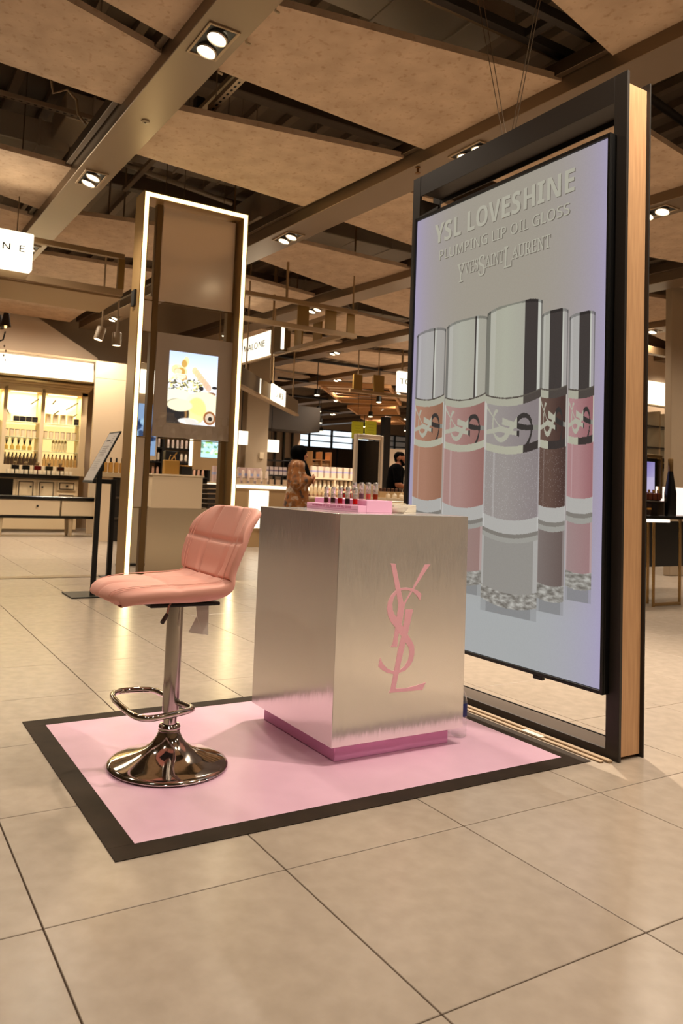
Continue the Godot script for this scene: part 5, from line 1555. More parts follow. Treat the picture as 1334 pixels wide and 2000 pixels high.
	for j in 3:
		row("lotion_tube", "small skincare bottle on %s shelf of the unit seen through the portal" % ["lowest", "middle", "highest"][j], "lotion", "skincare on the %s shelf through the portal" % ["lowest", "middle", "highest"][j], Vector3(4.45, yy[j], -14.5), Vector3(6.2, yy[j], -14.5), 18, [Color(0.80, 0.62, 0.52), Color(0.82, 0.76, 0.68), Color(0.78, 0.70, 0.66)][j], Vector2(0.06, 0.18), [Color(0.7, 0.55, 0.45), Color(0.25, 0.2, 0.2), Color(0.85, 0.8, 0.75)][j])
	# blue lit poster between the portal's left posts
	var bp := thing("wall_light_box", "narrow glowing blue picture lightbox behind the portal's left posts", "lightbox", Vector3(4.33, 0, -12.9))
	box("back_box", Vector3(0, 2.2, -0.05), Vector3(0.5, 1.7, 0.08), white, bp)
	var im2 := Image.create(32, 64, false, Image.FORMAT_RGB8)
	im2.fill(Color(0.55, 0.66, 0.80))
	for k in 30:
		blob(im2, rng.randf_range(0, 32), rng.randf_range(16, 64), rng.randf_range(3, 7), rng.randf_range(2, 7), [Color(0.08, 0.15, 0.28), Color(0.7, 0.85, 0.95), Color(0.15, 0.25, 0.45)][k % 3], 0.7)
	picture("blue_light_picture", ImageTexture.create_from_image(im2), Vector2(0.44, 0.9), 1.0, bp, Vector3(0, 1.88, -0.005))
	box("light_panel", Vector3(0, 2.72, 0.0), Vector3(0.46, 0.42, 0.02), lit, bp)
	# column
	var col := mat("column_plaster", Color(0.62, 0.54, 0.44), 0.7)
	structure(box("trim_30", Vector3(7.62, 2.7, -15.3), Vector3(0.55, 5.4, 0.55), col, self, 0.01))
	box("switch_box", Vector3(0.12, -1.05, 0.29), Vector3(0.10, 0.14, 0.03), white, get_node("trim_30"))
	# beauty counter with its lit edge
	var bc := thing("beauty_counter", "beige beauty counter with glowing edge and lit front panel left of the woman", "counter", Vector3(5.62, 0, -11.2))
	span("body", Vector3(-0.65, 0, -0.3), Vector3(0.95, 0.93, 0.22), beige, bc)
	span("edge_light", Vector3(-0.66, 0.935, -0.3), Vector3(0.96, 0.985, 0.235), lit, bc)
	span("top", Vector3(-0.66, 0.99, -0.3), Vector3(0.96, 1.01, 0.23), white, bc)
	span("light_panel", Vector3(-0.15, 0.3, 0.222), Vector3(0.20, 0.90, 0.235), lit, bc)
	row("candle_jar", "small glass pot on the beauty counter left of the woman", "pot", "glass pots on the beauty counter", Vector3(5.0, 1.01, -11.08), Vector3(6.35, 1.01, -11.08), 11, Color(0.75, 0.66, 0.56), Vector2(0.07, 0.09), Color(0.35, 0.30, 0.27))
	row("lotion_tube", "upright cream tube on the beauty counter left of the woman", "lotion", "tubes on the beauty counter", Vector3(5.0, 1.01, -11.3), Vector3(6.0, 1.01, -11.3), 9, Color(0.82, 0.74, 0.68), Vector2(0.06, 0.22), Color(0.55, 0.5, 0.5))
	row("gift_box", "small pale carton at the back of the beauty counter", "box", "cartons on the beauty counter", Vector3(5.0, 1.01, -11.42), Vector3(5.9, 1.01, -11.42), 6, Color(0.78, 0.68, 0.66), Vector2(0.12, 0.26), Color(0.6, 0.65, 0.8))
	# far shop wall with dark bars and two lit signs
	structure(span("wall_shopfront", Vector3(8.0, 0, -18.0), Vector3(10.45, 3.05, -18.2), mat("front_wall", Color(0.50, 0.42, 0.35), 0.8), self, 0.0))
	structure(span("trim_31", Vector3(7.9, 2.45, -17.1), Vector3(10.5, 3.1, -17.99), mat("bulkhead", Color(0.22, 0.185, 0.155), 0.7), self, 0.0))
	for k in 9:
		tag(box("black_bar", Vector3(8.1 + k * 0.26, 1.3, -17.96), Vector3(0.05, 2.3, 0.05), dark), "upright black bar on the far shopfront wall, %s from left" % ORDER[k], "bar", "upright bars of the far shopfront")
	for e: Array in [[7.02, 1.98, -14.6, 0.30, "beside the column's left edge"], [8.60, 1.95, -16.2, 0.40, "on the far shopfront right of the column"]]:
		var s := thing("shop_sign", "small plain glowing sign %s" % e[4], "sign", Vector3(e[0], e[1], e[2]))
		box("lightbox", Vector3.ZERO, Vector3(e[3], 0.29, 0.08), lit, s, 0.006)
		rod("drop_rod", Vector3(0, 0.14, 0), Vector3(0, 5.39 - e[1], 0), 0.012, dark, s)
	var fs := thing("shelf_unit", "black framed shelf of white boxes on the far shopfront", "shelf", Vector3(8.75, 0, -16.6))
	for y: float in [0.7, 1.25, 1.62]:
		box("shelf", Vector3(0, y, 0), Vector3(1.1, 0.03, 0.3), dark, fs)
	for x: float in [-0.55, 0.55]:
		box("upright", Vector3(x, 0.85, 0), Vector3(0.04, 1.7, 0.3), dark, fs)
	row("gift_box", "white carton on the upper black shelf of the far shopfront", "box", "cartons on the upper far shelf", Vector3(8.25, 1.265, -16.55), Vector3(9.25, 1.265, -16.55), 8, Color(0.82, 0.76, 0.74), Vector2(0.10, 0.20), Color(0.4, 0.35, 0.5))
	row("gift_box", "white carton on the lower black shelf of the far shopfront", "box", "cartons on the lower far shelf", Vector3(8.25, 0.715, -16.55), Vector3(9.25, 0.715, -16.55), 8, Color(0.82, 0.72, 0.62), Vector2(0.10, 0.24), Color(0.7, 0.6, 0.5))
	# shelving with red and white goods right of the woman
	var rs := thing("shelf_unit", "low white shelf unit of red and white packs right of the woman", "shelf", Vector3(9.95, 0, -15.6))
	for y: float in [0.55, 0.92, 1.22]:
		box("shelf", Vector3(0, y, 0), Vector3(1.7, 0.04, 0.4), white, rs)
	box("back_board", Vector3(0, 0.6, -0.19), Vector3(1.7, 1.2, 0.03), white, rs)
	for x: float in [-0.85, 0.0, 0.85]:
		box("upright", Vector3(x, 0.6, 0), Vector3(0.04, 1.2, 0.4), white, rs)
	row("lotion_tube", "white pack on the middle shelf right of the woman", "lotion", "white packs right of the woman", Vector3(9.15, 0.94, -15.5), Vector3(10.75, 0.94, -15.5), 13, Color(0.85, 0.78, 0.68), Vector2(0.085, 0.24), Color(0.62, 0.08, 0.07))
	row("gift_box", "red pack standing low on the shelves right of the woman", "box", "red packs right of the woman", Vector3(9.15, 0.57, -15.5), Vector3(10.75, 0.57, -15.5), 12, Color(0.62, 0.09, 0.08), Vector2(0.09, 0.30), Color(0.85, 0.78, 0.7))
	row("gift_box", "pale carton on top of the shelves right of the woman", "box", "pale cartons on the top shelf", Vector3(9.3, 1.24, -15.5), Vector3(10.75, 1.24, -15.5), 8, Color(0.80, 0.72, 0.64), Vector2(0.13, 0.26), Color(0.62, 0.60, 0.75))
	row("lotion_tube", "pale bottle on low front shelf right of the woman", "lotion", "pale bottles low right of the woman", Vector3(8.3, 0.80, -14.0), Vector3(9.2, 0.80, -14.0), 9, Color(0.84, 0.76, 0.62), Vector2(0.08, 0.22), Color(0.7, 0.6, 0.5))
	var ft := thing("display_table", "beige display table between the woman and the dark mirror panel", "table", Vector3(8.75, 0, -14.0))
	box("top", Vector3(0, 0.78, 0), Vector3(1.1, 0.04, 0.5), white, ft)
	box("body", Vector3(0, 0.38, 0), Vector3(1.0, 0.76, 0.4), beige, ft)
	for y: float in [0.35, 0.5, 0.65]:
		box("drawer_front", Vector3(0.1, y, 0.205), Vector3(0.5, 0.10, 0.012), white, ft)
	var ws := thing("wooden_rack", "pale wooden rack of goods against the far grey wall", "rack", Vector3(12.3, 0, -20.0))
	for x: float in [-0.34, 0.0, 0.34]:
		box("post", Vector3(x, 1.05, 0), Vector3(0.05, 2.1, 0.3), mat("lattice_wood"), ws)
	for y: float in [0.9, 1.35, 1.6, 1.85]:
		box("shelf", Vector3(0, y, 0), Vector3(0.7, 0.03, 0.3), mat("lattice_wood"), ws)
	row("gift_box", "pale carton on the wooden rack by the far wall", "box", "cartons on the wooden rack", Vector3(11.98, 1.37, -19.95), Vector3(12.62, 1.37, -19.95), 5, Color(0.85, 0.80, 0.78), Vector2(0.11, 0.18), Color(0.7, 0.65, 0.6))
	row("gift_box", "brown carton high on the wooden rack by the far wall", "box", "brown cartons on the wooden rack", Vector3(11.98, 1.62, -19.95), Vector3(12.62, 1.62, -19.95), 5, Color(0.55, 0.42, 0.28), Vector2(0.11, 0.16), Color(0.8, 0.7, 0.55))
	# dark mirror panel in its chrome frame
	var mp := thing("screen_stand", "dark blank screen in a shiny chrome frame on a stand behind the counter", "screen", Vector3(9.2, 0, -13.0))
	var chrome := mat("frame_chrome", Color(0.92, 0.87, 0.80), 0.18, 0.55)
	box("screen_glass", Vector3(-0.02, 1.56, 0.0), Vector3(0.54, 0.90, 0.04), mat("screen_black", Color(0.008, 0.008, 0.009), 0.12), mp)
	for x: float in [-0.33, 0.31]:
		box("frame_post", Vector3(x, 1.08, 0), Vector3(0.07, 2.10, 0.09), chrome, mp, 0.012)
	box("frame_head", Vector3(-0.01, 2.09, 0), Vector3(0.57, 0.09, 0.09), chrome, mp, 0.012)
	box("lower_board", Vector3(-0.01, 0.86, 0), Vector3(0.57, 0.46, 0.04), mat("panel_beige", Color(0.77, 0.68, 0.56), 0.55), mp)

	var dp := thing("dark_post", "dark square post right of the chrome framed screen", "post", Vector3(9.98, 0, -13.5))
	box("shaft", Vector3(0, 1.3, 0), Vector3(0.16, 2.6, 0.16), dark, dp)
	box("base", Vector3(0, 0.02, 0), Vector3(0.24, 0.04, 0.24), dark, dp)
	for e: Array in [[10.95, 2.49, "left"], [11.36, 2.54, "right"]]:
		var s := thing("hanging_sign", "%s of two lime green hanging signs above the dark screen" % e[2], "sign", Vector3(e[0], e[1], -16.0))
		box("card", Vector3.ZERO, Vector3(0.35, 0.44, 0.02), mat("lime_card", Color(0.68, 0.68, 0.07), 0.5), s)
		var b := begin()
		for j in 4:
			bx(b, Vector3(0, 0.12 - j * 0.07, 0.0115), Vector3(0.20 - 0.03 * (j % 2), 0.014, 0.002), 0.0004)
		obj("print", done(b), mat("lime_ink", Color(0.55, 0.55, 0.10), 0.6), s)
		rod("wire", Vector3(0, 0.22, 0), Vector3(0, 2.86, 0), 0.006, dark, s)
	# right of the dark screen: white wall, the man's counter
	structure(span("wall_side", Vector3(13.6, 0, -19.0), Vector3(16.5, 2.3, -19.2), mat("front_white", Color(0.74, 0.66, 0.57), 0.7), self, 0.0))
	var mc := thing("brow_counter", "beige counter of pots and testers before the bearded man", "counter", Vector3(8.75, 0, -11.0))
	span("body", Vector3(-0.75, 0, -0.3), Vector3(0.9, 0.80, 0.3), beige, mc)
	span("top", Vector3(-0.8, 0.81, -0.32), Vector3(0.95, 0.86, 0.34), white, mc)
	span("edge_light", Vector3(-0.78, 0.80, 0.302), Vector3(0.92, 0.845, 0.33), lit, mc)
	span("tester_block", Vector3(-0.7, 0.861, -0.22), Vector3(0.1, 0.97, 0.0), beige, mc)
	row("candle_jar", "small dark tester pot on the counter before the man", "pot", "tester pots before the man", Vector3(8.1, 0.971, -11.1), Vector3(8.8, 0.971, -11.1), 8, Color(0.30, 0.16, 0.12), Vector2(0.05, 0.06), Color(0.7, 0.6, 0.5))
	row("lotion_tube", "slim bottle on the counter before the man", "lotion", "slim bottles before the man", Vector3(8.75, 0.86, -11.0), Vector3(9.4, 0.86, -11.0), 6, Color(0.72, 0.56, 0.30), Vector2(0.055, 0.17), Color(0.8, 0.72, 0.6))
	row("perfume_bottle", "white tester bottle along the counter's front before the man", "perfume", "tester bottles before the man", Vector3(8.0, 0.86, -10.78), Vector3(9.3, 0.86, -10.78), 9, Color(0.85, 0.78, 0.68), Vector2(0.07, 0.09), Color(0.85, 0.8, 0.7))
	# ceiling of lamps on rails, far away
	for k in 14:
		var z := -14.5 - (k / 4) * 3.0
		var s := thing("rail_spotlight", "small far ceiling spotlight on the %s dark rail, %s from left" % [["nearest", "second", "third", "farthest"][k / 4], ORDER[k % 4]], "spotlight", Vector3(8.8 + (k % 4) * 1.7 + (k / 4) * 1.9, 3.05, z), "far ceiling spotlights")
		obj("can", lathe_mesh("far_can", [Vector2(0, 0.14), Vector2(0.06, 0.14), Vector2(0.07, 0.0), Vector2(0.06, 0.0), Vector2(0.06, 0.02), Vector2(0, 0.02)], 14), dark, s)
		obj("lamp_lens", lathe_mesh("far_lens", [Vector2(0, 0.018), Vector2(0.058, 0.016), Vector2(0.05, -0.01), Vector2(0, -0.016)], 14), glow("lamp_glow", Color(1, 0.93, 0.8), 6.0), s)
		rod("stem", Vector3(0, 0.14, 0), Vector3(0, 0.75, 0), 0.01, dark, s, 6)
		spot(s.position + Vector3(0, -0.05, 0), Vector3(0, -1, 0), 9.0, 60.0, 0.05)
	for k in 4:
		tag(box("lamp_rail", Vector3(12.0 + k * 1.9, 3.82, -14.5 - k * 3.0), Vector3(9.0, 0.06, 0.06), dark), "%s dark ceiling rail carrying small spotlights" % ["nearest", "second", "third", "farthest"][k], "rail")

# ---------- right of the screen ----------

func build_right() -> void:
	var gold := mat("gold_tube", Color(0.62, 0.50, 0.33), 0.22, 0.85)
	var black := mat("lacquer_black", Color(0.02, 0.018, 0.016), 0.25)
	var t := thing("tester_table", "black topped tester table on shiny gold tube legs right of the screen", "table", Vector3(7.2, 0, -4.75))
	span("top", Vector3(-0.95, 0.82, -0.6), Vector3(1.2, 0.85, 0.25), black, t)
	span("edge_light", Vector3(-0.95, 0.79, 0.20), Vector3(-0.52, 0.818, 0.25), glow("table_edge_light", Color(1, 0.95, 0.88), 1.3), t)
	for e: Array in [[-0.80, 0.18], [-0.66, 0.18], [-0.52, 0.02], [-0.26, 0.18], [0.6, 0.18]]:
		rod("leg", Vector3(e[0], 0.0, e[1]), Vector3(e[0], 0.82, e[1]), 0.014, gold, t)
	span("foot_rail", Vector3(-0.66, 0.006, 0.165), Vector3(-0.26, 0.032, 0.195), gold, t)
	span("skirt", Vector3(-0.62, 0.30, -0.4), Vector3(1.1, 0.78, -0.36), mat("cabinet_dark", Color(0.06, 0.045, 0.035), 0.35), t)
	var sc := thing("counter_screen", "small lilac display screen in a gold frame on the tester table", "screen", Vector3(6.42, 0.851, -4.62))
	box("screen_body", Vector3(0, 0.36, 0), Vector3(0.42, 0.36, 0.03), mat("bezel", Color(0.012, 0.012, 0.013), 0.35), sc)
	var im := Image.create(40, 34, false, Image.FORMAT_RGB8)
	for y in 34:
		for x in 40:
			im.set_pixel(x, y, Color(0.55, 0.50, 0.78).lerp(Color(0.82, 0.78, 0.92), clampf((x + y - 24) / 40.0 + (0.3 if x > 20 and y > 16 else 0.0), 0.0, 1.0)))
	picture("lilac_screen", ImageTexture.create_from_image(im), Vector2(0.36, 0.29), 0.8, sc, Vector3(-0.01, 0.36, 0.017))
	span("gold_frame", Vector3(-0.24, 0.545, -0.06), Vector3(0.24, 0.575, 0.05), gold, sc)
	span("gold_side", Vector3(0.215, 0.16, -0.06), Vector3(0.245, 0.544, 0.05), gold, sc)
	span("riser", Vector3(-0.24, 0.0, -0.06), Vector3(0.2, 0.15, 0.05), mat("riser_brown", Color(0.10, 0.05, 0.025), 0.3), sc)
	row("perfume_bottle", "amber perfume bottle before the small lilac screen", "perfume", "amber bottles below the lilac screen", Vector3(6.10, 0.99, -4.48), Vector3(6.5, 0.99, -4.48), 6, Color(0.30, 0.12, 0.03), Vector2(0.05, 0.10), Color(0.5, 0.35, 0.1))
	row("gift_box", "small brown boxed scent on the lower riser by the screen", "box", "brown boxed scents by the screen", Vector3(6.10, 0.853, -4.46), Vector3(6.32, 0.853, -4.46), 3, Color(0.12, 0.055, 0.03), Vector2(0.06, 0.11), Color(0.6, 0.42, 0.15))
	var sh := thing("bottle_riser", "narrow glass shelf riser for amber bottles before the lilac screen", "riser", Vector3(6.3, 0.851, -4.48))
	box("shelf", Vector3(0, 0.132, 0), Vector3(0.44, 0.012, 0.08), mat("shelf_grey", Color(0.22, 0.18, 0.14), 0.4), sh)
	for x: float in [-0.21, 0.21]:
		box("support", Vector3(x, 0.063, 0), Vector3(0.012, 0.126, 0.07), mat("shelf_grey"), sh)
	var jug := thing("champagne_bottle", "tall dark bottle beside a glowing pale panel right of the screen", "bottle", Vector3(6.62, 0.851, -4.46))
	obj("body", lathe_mesh("tall_bottle", [Vector2(0, 0), Vector2(0.05, 0), Vector2(0.052, 0.02), Vector2(0.052, 0.22), Vector2(0.03, 0.36), Vector2(0.02, 0.44), Vector2(0.02, 0.52), Vector2(0, 0.52)], 20), black, jug)
	obj("foil", lathe_mesh("foil_cap", [Vector2(0.0225, 0.42), Vector2(0.0225, 0.53), Vector2(0.018, 0.54), Vector2(0, 0.54)], 16), gold, jug)
	var lp := thing("light_plinth", "glowing pale lit plinth behind the tall dark bottle", "lightbox", Vector3(6.86, 0.851, -4.66))
	box("light_panel", Vector3(0, 0.14, 0), Vector3(0.5, 0.27, 0.12), glow("plinth_glow", Color(1, 0.90, 0.85), 1.2), lp, 0.004)
	box("base", Vector3(0, 0.001, 0), Vector3(0.52, 0.002, 0.13), black, lp)
	structure(box("trim_40", Vector3(10.2, 2.7, -6.45), Vector3(1.4, 5.4, 0.1), mat("column_plaster"), self, 0.01))
	var f := thing("fascia_light", "glowing cream fascia lightbox right of the screen", "lightbox", Vector3(13.2, 3.02, -9.0))
	box("light_panel", Vector3(0, 0, 0), Vector3(2.4, 0.42, 0.06), glow("fascia_glow", Color(1.0, 0.95, 0.82), 1.9), f)
	box("back_box", Vector3(0, 0, -0.1), Vector3(2.44, 0.46, 0.12), mat("box_white", Color(0.7, 0.62, 0.5), 0.6), f)
	var sv := thing("glass_cabinet", "tall lit glass cabinet below the glowing fascia right of the screen", "cabinet", Vector3(13.0, 0, -9.2))
	box("light_panel", Vector3(0, 1.7, -0.2), Vector3(2.0, 1.9, 0.03), glow("cabinet_glow_light", Color(1, 0.93, 0.80), 0.55), sv)
	for x: float in [-1.0, -0.45, 0.1, 0.55, 1.0]:
		box("upright", Vector3(x, 1.45, 0), Vector3(0.05, 2.5, 0.3), mat("stone_top", Color(0.62, 0.53, 0.40), 0.5), sv)
	for y: float in [0.7, 1.2, 1.6, 2.0, 2.4]:
		box("shelf", Vector3(0, y, 0), Vector3(2.0, 0.03, 0.3), mat("shelf_grey"), sv)
	row("gift_box", "dark boxed scent in the lit glass cabinet right of the screen", "box", "boxed scents in the glass cabinet", Vector3(12.2, 1.62, -9.1), Vector3(13.8, 1.62, -9.1), 9, Color(0.14, 0.10, 0.08), Vector2(0.10, 0.20), Color(0.5, 0.4, 0.25))
	structure(span("wall_shopside", Vector3(11.5, 0, -9.6), Vector3(18, 5.4, -9.8), mat("shop_wall"), self, 0.0))
	for y: float in [3.45, 3.9]:
		tag(span("beam_rail", Vector3(8.8, y, -8.0), Vector3(12.5, y + 0.12, -8.1), mat("canopy_rail")), "%s pale rail crossing high right of the screen" % ["lower", "upper"][int(y > 3.6)], "rail")

# ---------- people ----------

# a smooth skin round tapered bones: each bone is [a, b, radius at a, radius at b]; surface nets on a grid
func skin(st: SurfaceTool, bones: Array, cell: float, blend: float) -> void:
	var lo := Vector3(1e9, 1e9, 1e9)
	var hi := -lo
	for b: Array in bones:
		var r := Vector3.ONE * (maxf(b[2], b[3]) + cell * 2.5)
		lo = lo.min((b[0] as Vector3).min(b[1]) - r)
		hi = hi.max((b[0] as Vector3).max(b[1]) + r)
	var nx := int((hi.x - lo.x) / cell) + 2
	var ny := int((hi.y - lo.y) / cell) + 2
	var nz := int((hi.z - lo.z) / cell) + 2
	var f := PackedFloat32Array()
	f.resize(nx * ny * nz)
	f.fill(1.0)
	for b: Array in bones:
		var a: Vector3 = b[0]
		var e: Vector3 = b[1]
		var ab := e - a
		var l2 := maxf(ab.length_squared(), 1e-9)
		var ra: float = b[2]
		var rb: float = b[3]
		var m := maxf(ra, rb) + blend + cell * 2.0
		var p0 := ((a.min(e) - Vector3.ONE * m - lo) / cell).floor()
		var p1 := ((a.max(e) + Vector3.ONE * m - lo) / cell).ceil()
		for z in range(maxi(0, int(p0.z)), mini(nz, int(p1.z) + 1)):
			for y in range(maxi(0, int(p0.y)), mini(ny, int(p1.y) + 1)):
				for x in range(maxi(0, int(p0.x)), mini(nx, int(p1.x) + 1)):
					var p := lo + Vector3(x, y, z) * cell
					var t := clampf((p - a).dot(ab) / l2, 0.0, 1.0)
					var d := p.distance_to(a + ab * t) - lerpf(ra, rb, t)
					var i := (z * ny + y) * nx + x
					var o := f[i]
					var h := maxf(blend - absf(o - d), 0.0) / blend
					f[i] = minf(o, d) - h * h * blend * 0.25
	var vert := {}
	var grad := func(x: int, y: int, z: int) -> Vector3:
		var i := (z * ny + y) * nx + x
		return Vector3(f[i + 1] - f[i], f[i + nx] - f[i], f[i + nx * ny] - f[i])
	var at := func(x: int, y: int, z: int) -> Vector3:
		var k := (z * ny + y) * nx + x
		if vert.has(k):
			return vert[k]
		var s := Vector3()
		var n := 0
		for e: Array in [[0, 0, 0, 1, 0, 0], [0, 1, 0, 1, 1, 0], [0, 0, 1, 1, 0, 1], [0, 1, 1, 1, 1, 1], [0, 0, 0, 0, 1, 0], [1, 0, 0, 1, 1, 0], [0, 0, 1, 0, 1, 1], [1, 0, 1, 1, 1, 1], [0, 0, 0, 0, 0, 1], [1, 0, 0, 1, 0, 1], [0, 1, 0, 0, 1, 1], [1, 1, 0, 1, 1, 1]]:
			var va := f[((z + e[2]) * ny + y + e[1]) * nx + x + e[0]]
			var vb := f[((z + e[5]) * ny + y + e[4]) * nx + x + e[3]]
			if (va < 0.0) != (vb < 0.0):
				var t := va / (va - vb)
				s += Vector3(e[0], e[1], e[2]).lerp(Vector3(e[3], e[4], e[5]), t)
				n += 1
		vert[k] = lo + (Vector3(x, y, z) + s / maxi(n, 1)) * cell
		return vert[k]
	st.set_smooth_group(1)
	for z in range(1, nz - 1):
		for y in range(1, ny - 1):
			for x in range(1, nx - 1):
				var i := (z * ny + y) * nx + x
				var v := f[i] < 0.0
				if v != (f[i + 1] < 0.0):
					quad(st, at.call(x, y - 1, z - 1), at.call(x, y, z - 1), at.call(x, y, z), at.call(x, y - 1, z), Vector3(1 if v else -1, 0, 0))
				if v != (f[i + nx] < 0.0):
					quad(st, at.call(x - 1, y, z - 1), at.call(x, y, z - 1), at.call(x, y, z), at.call(x - 1, y, z), Vector3(0, 1 if v else -1, 0))
				if v != (f[i + nx * ny] < 0.0):
					quad(st, at.call(x - 1, y - 1, z), at.call(x, y - 1, z), at.call(x, y, z), at.call(x - 1, y, z), Vector3(0, 0, 1 if v else -1))
	st.set_smooth_group(-1)

# palm and five bent fingers; towards = along the hand, palm_n = out of the palm, thumb_side = towards the thumb
func hand(st: SurfaceTool, wrist: Vector3, towards: Vector3, palm_n: Vector3, thumb_side: Vector3, curl := 0.5) -> void:
	var d := towards.normalized()
	var n := palm_n.normalized()
	var s := thumb_side.normalized()
	var bones := [[wrist - d * 0.05, wrist, 0.026, 0.024], [wrist + d * 0.01 + s * 0.014, wrist + d * 0.075 + s * 0.026, 0.017, 0.013], [wrist + d * 0.01 - s * 0.012, wrist + d * 0.075 - s * 0.026, 0.017, 0.012], [wrist + d * 0.02, wrist + d * 0.078, 0.018, 0.014]]
	var lens := [0.072, 0.080, 0.074, 0.058]
	for k in 4:
		var p := wrist + d * 0.080 + s * (0.028 - 0.0185 * k)
		var dir := d
		for j in 3:
			dir = (dir + n * curl * (0.55 + 0.25 * j)).normalized()
			var q: Vector3 = p + dir * lens[k] * [0.45, 0.30, 0.25][j]
			bones.append([p, q, 0.0090 - 0.0008 * j, 0.0083 - 0.0008 * j])
			p = q
	var t0 := wrist + d * 0.018 + s * 0.026
	var t1 := t0 + (d * 0.6 + s * 0.75 + n * 0.25).normalized() * 0.036
	var t2 := t1 + (d * 0.85 + s * 0.3 + n * 0.45).normalized() * 0.030
	var t3 := t2 + (d * 0.85 + n * 0.5).normalized() * 0.024
	bones.append_array([[t0, t1, 0.014, 0.011], [t1, t2, 0.0105, 0.0095], [t2, t3, 0.0095, 0.0075]])
	skin(st, bones, 0.0042, 0.006)

# head looking along +x from the neck up
func head(st: SurfaceTool, c: Vector3) -> void:
	skin(st, [
		[c + Vector3(-0.018, 0.03, 0), c + Vector3(0.012, 0.028, 0), 0.088, 0.080], [c + Vector3(0.02, -0.03, 0), c + Vector3(0.045, -0.085, 0), 0.062, 0.034],
		[c + Vector3(0.055, -0.085, -0.022), c + Vector3(0.055, -0.085, 0.022), 0.020, 0.020], [c + Vector3(0.078, 0.012, 0), c + Vector3(0.104, -0.028, 0), 0.010, 0.013],
		[c + Vector3(0.070, 0.022, -0.032), c + Vector3(0.070, 0.022, 0.032), 0.016, 0.016], [c + Vector3(0.078, -0.055, -0.016), c + Vector3(0.078, -0.055, 0.016), 0.010, 0.010],
		[c + Vector3(0.074, -0.066, -0.013), c + Vector3(0.074, -0.066, 0.013), 0.0105, 0.0105], [c + Vector3(0.056, -0.02, -0.036), c + Vector3(0.056, -0.02, 0.036), 0.022, 0.022],
		[c + Vector3(-0.012, 0.01, -0.082), c + Vector3(-0.018, -0.025, -0.078), 0.014, 0.010], [c + Vector3(-0.012, 0.01, 0.082), c + Vector3(-0.018, -0.025, 0.078), 0.014, 0.010],
		[c + Vector3(-0.02, -0.05, 0), c + Vector3(-0.03, -0.15, 0), 0.055, 0.052]], 0.0065, 0.022)

func face_bits(c: Vector3, root: Node3D) -> void:
	var e := lathe_mesh("eye_ball", [Vector2(0, -0.009), Vector2(0.007, -0.006), Vector2(0.009, 0), Vector2(0.007, 0.006), Vector2(0, 0.009)], 10)
	for s: float in [-1.0, 1.0]:
		obj("eye", e, mat("eye_white", Color(0.75, 0.70, 0.64), 0.2), root, c + Vector3(0.079, 0.004, s * 0.031))
		obj("iris", lathe_mesh("iris", [Vector2(0, -0.004), Vector2(0.004, -0.002), Vector2(0.0045, 0), Vector2(0.004, 0.002), Vector2(0, 0.004)], 8), mat("iris_dark", Color(0.03, 0.015, 0.01), 0.2), root, c + Vector3(0.0865, 0.004, s * 0.031))
		obj("eyebrow", box_mesh(Vector3(0.006, 0.006, 0.030), 0.002), mat("brow_dark", Color(0.03, 0.02, 0.015), 0.8), root, c + Vector3(0.084, 0.026, s * 0.031))
	obj("lips", box_mesh(Vector3(0.008, 0.011, 0.036), 0.003), mat("lips", Color(0.42, 0.17, 0.13), 0.5), root, c + Vector3(0.086, -0.060, 0))

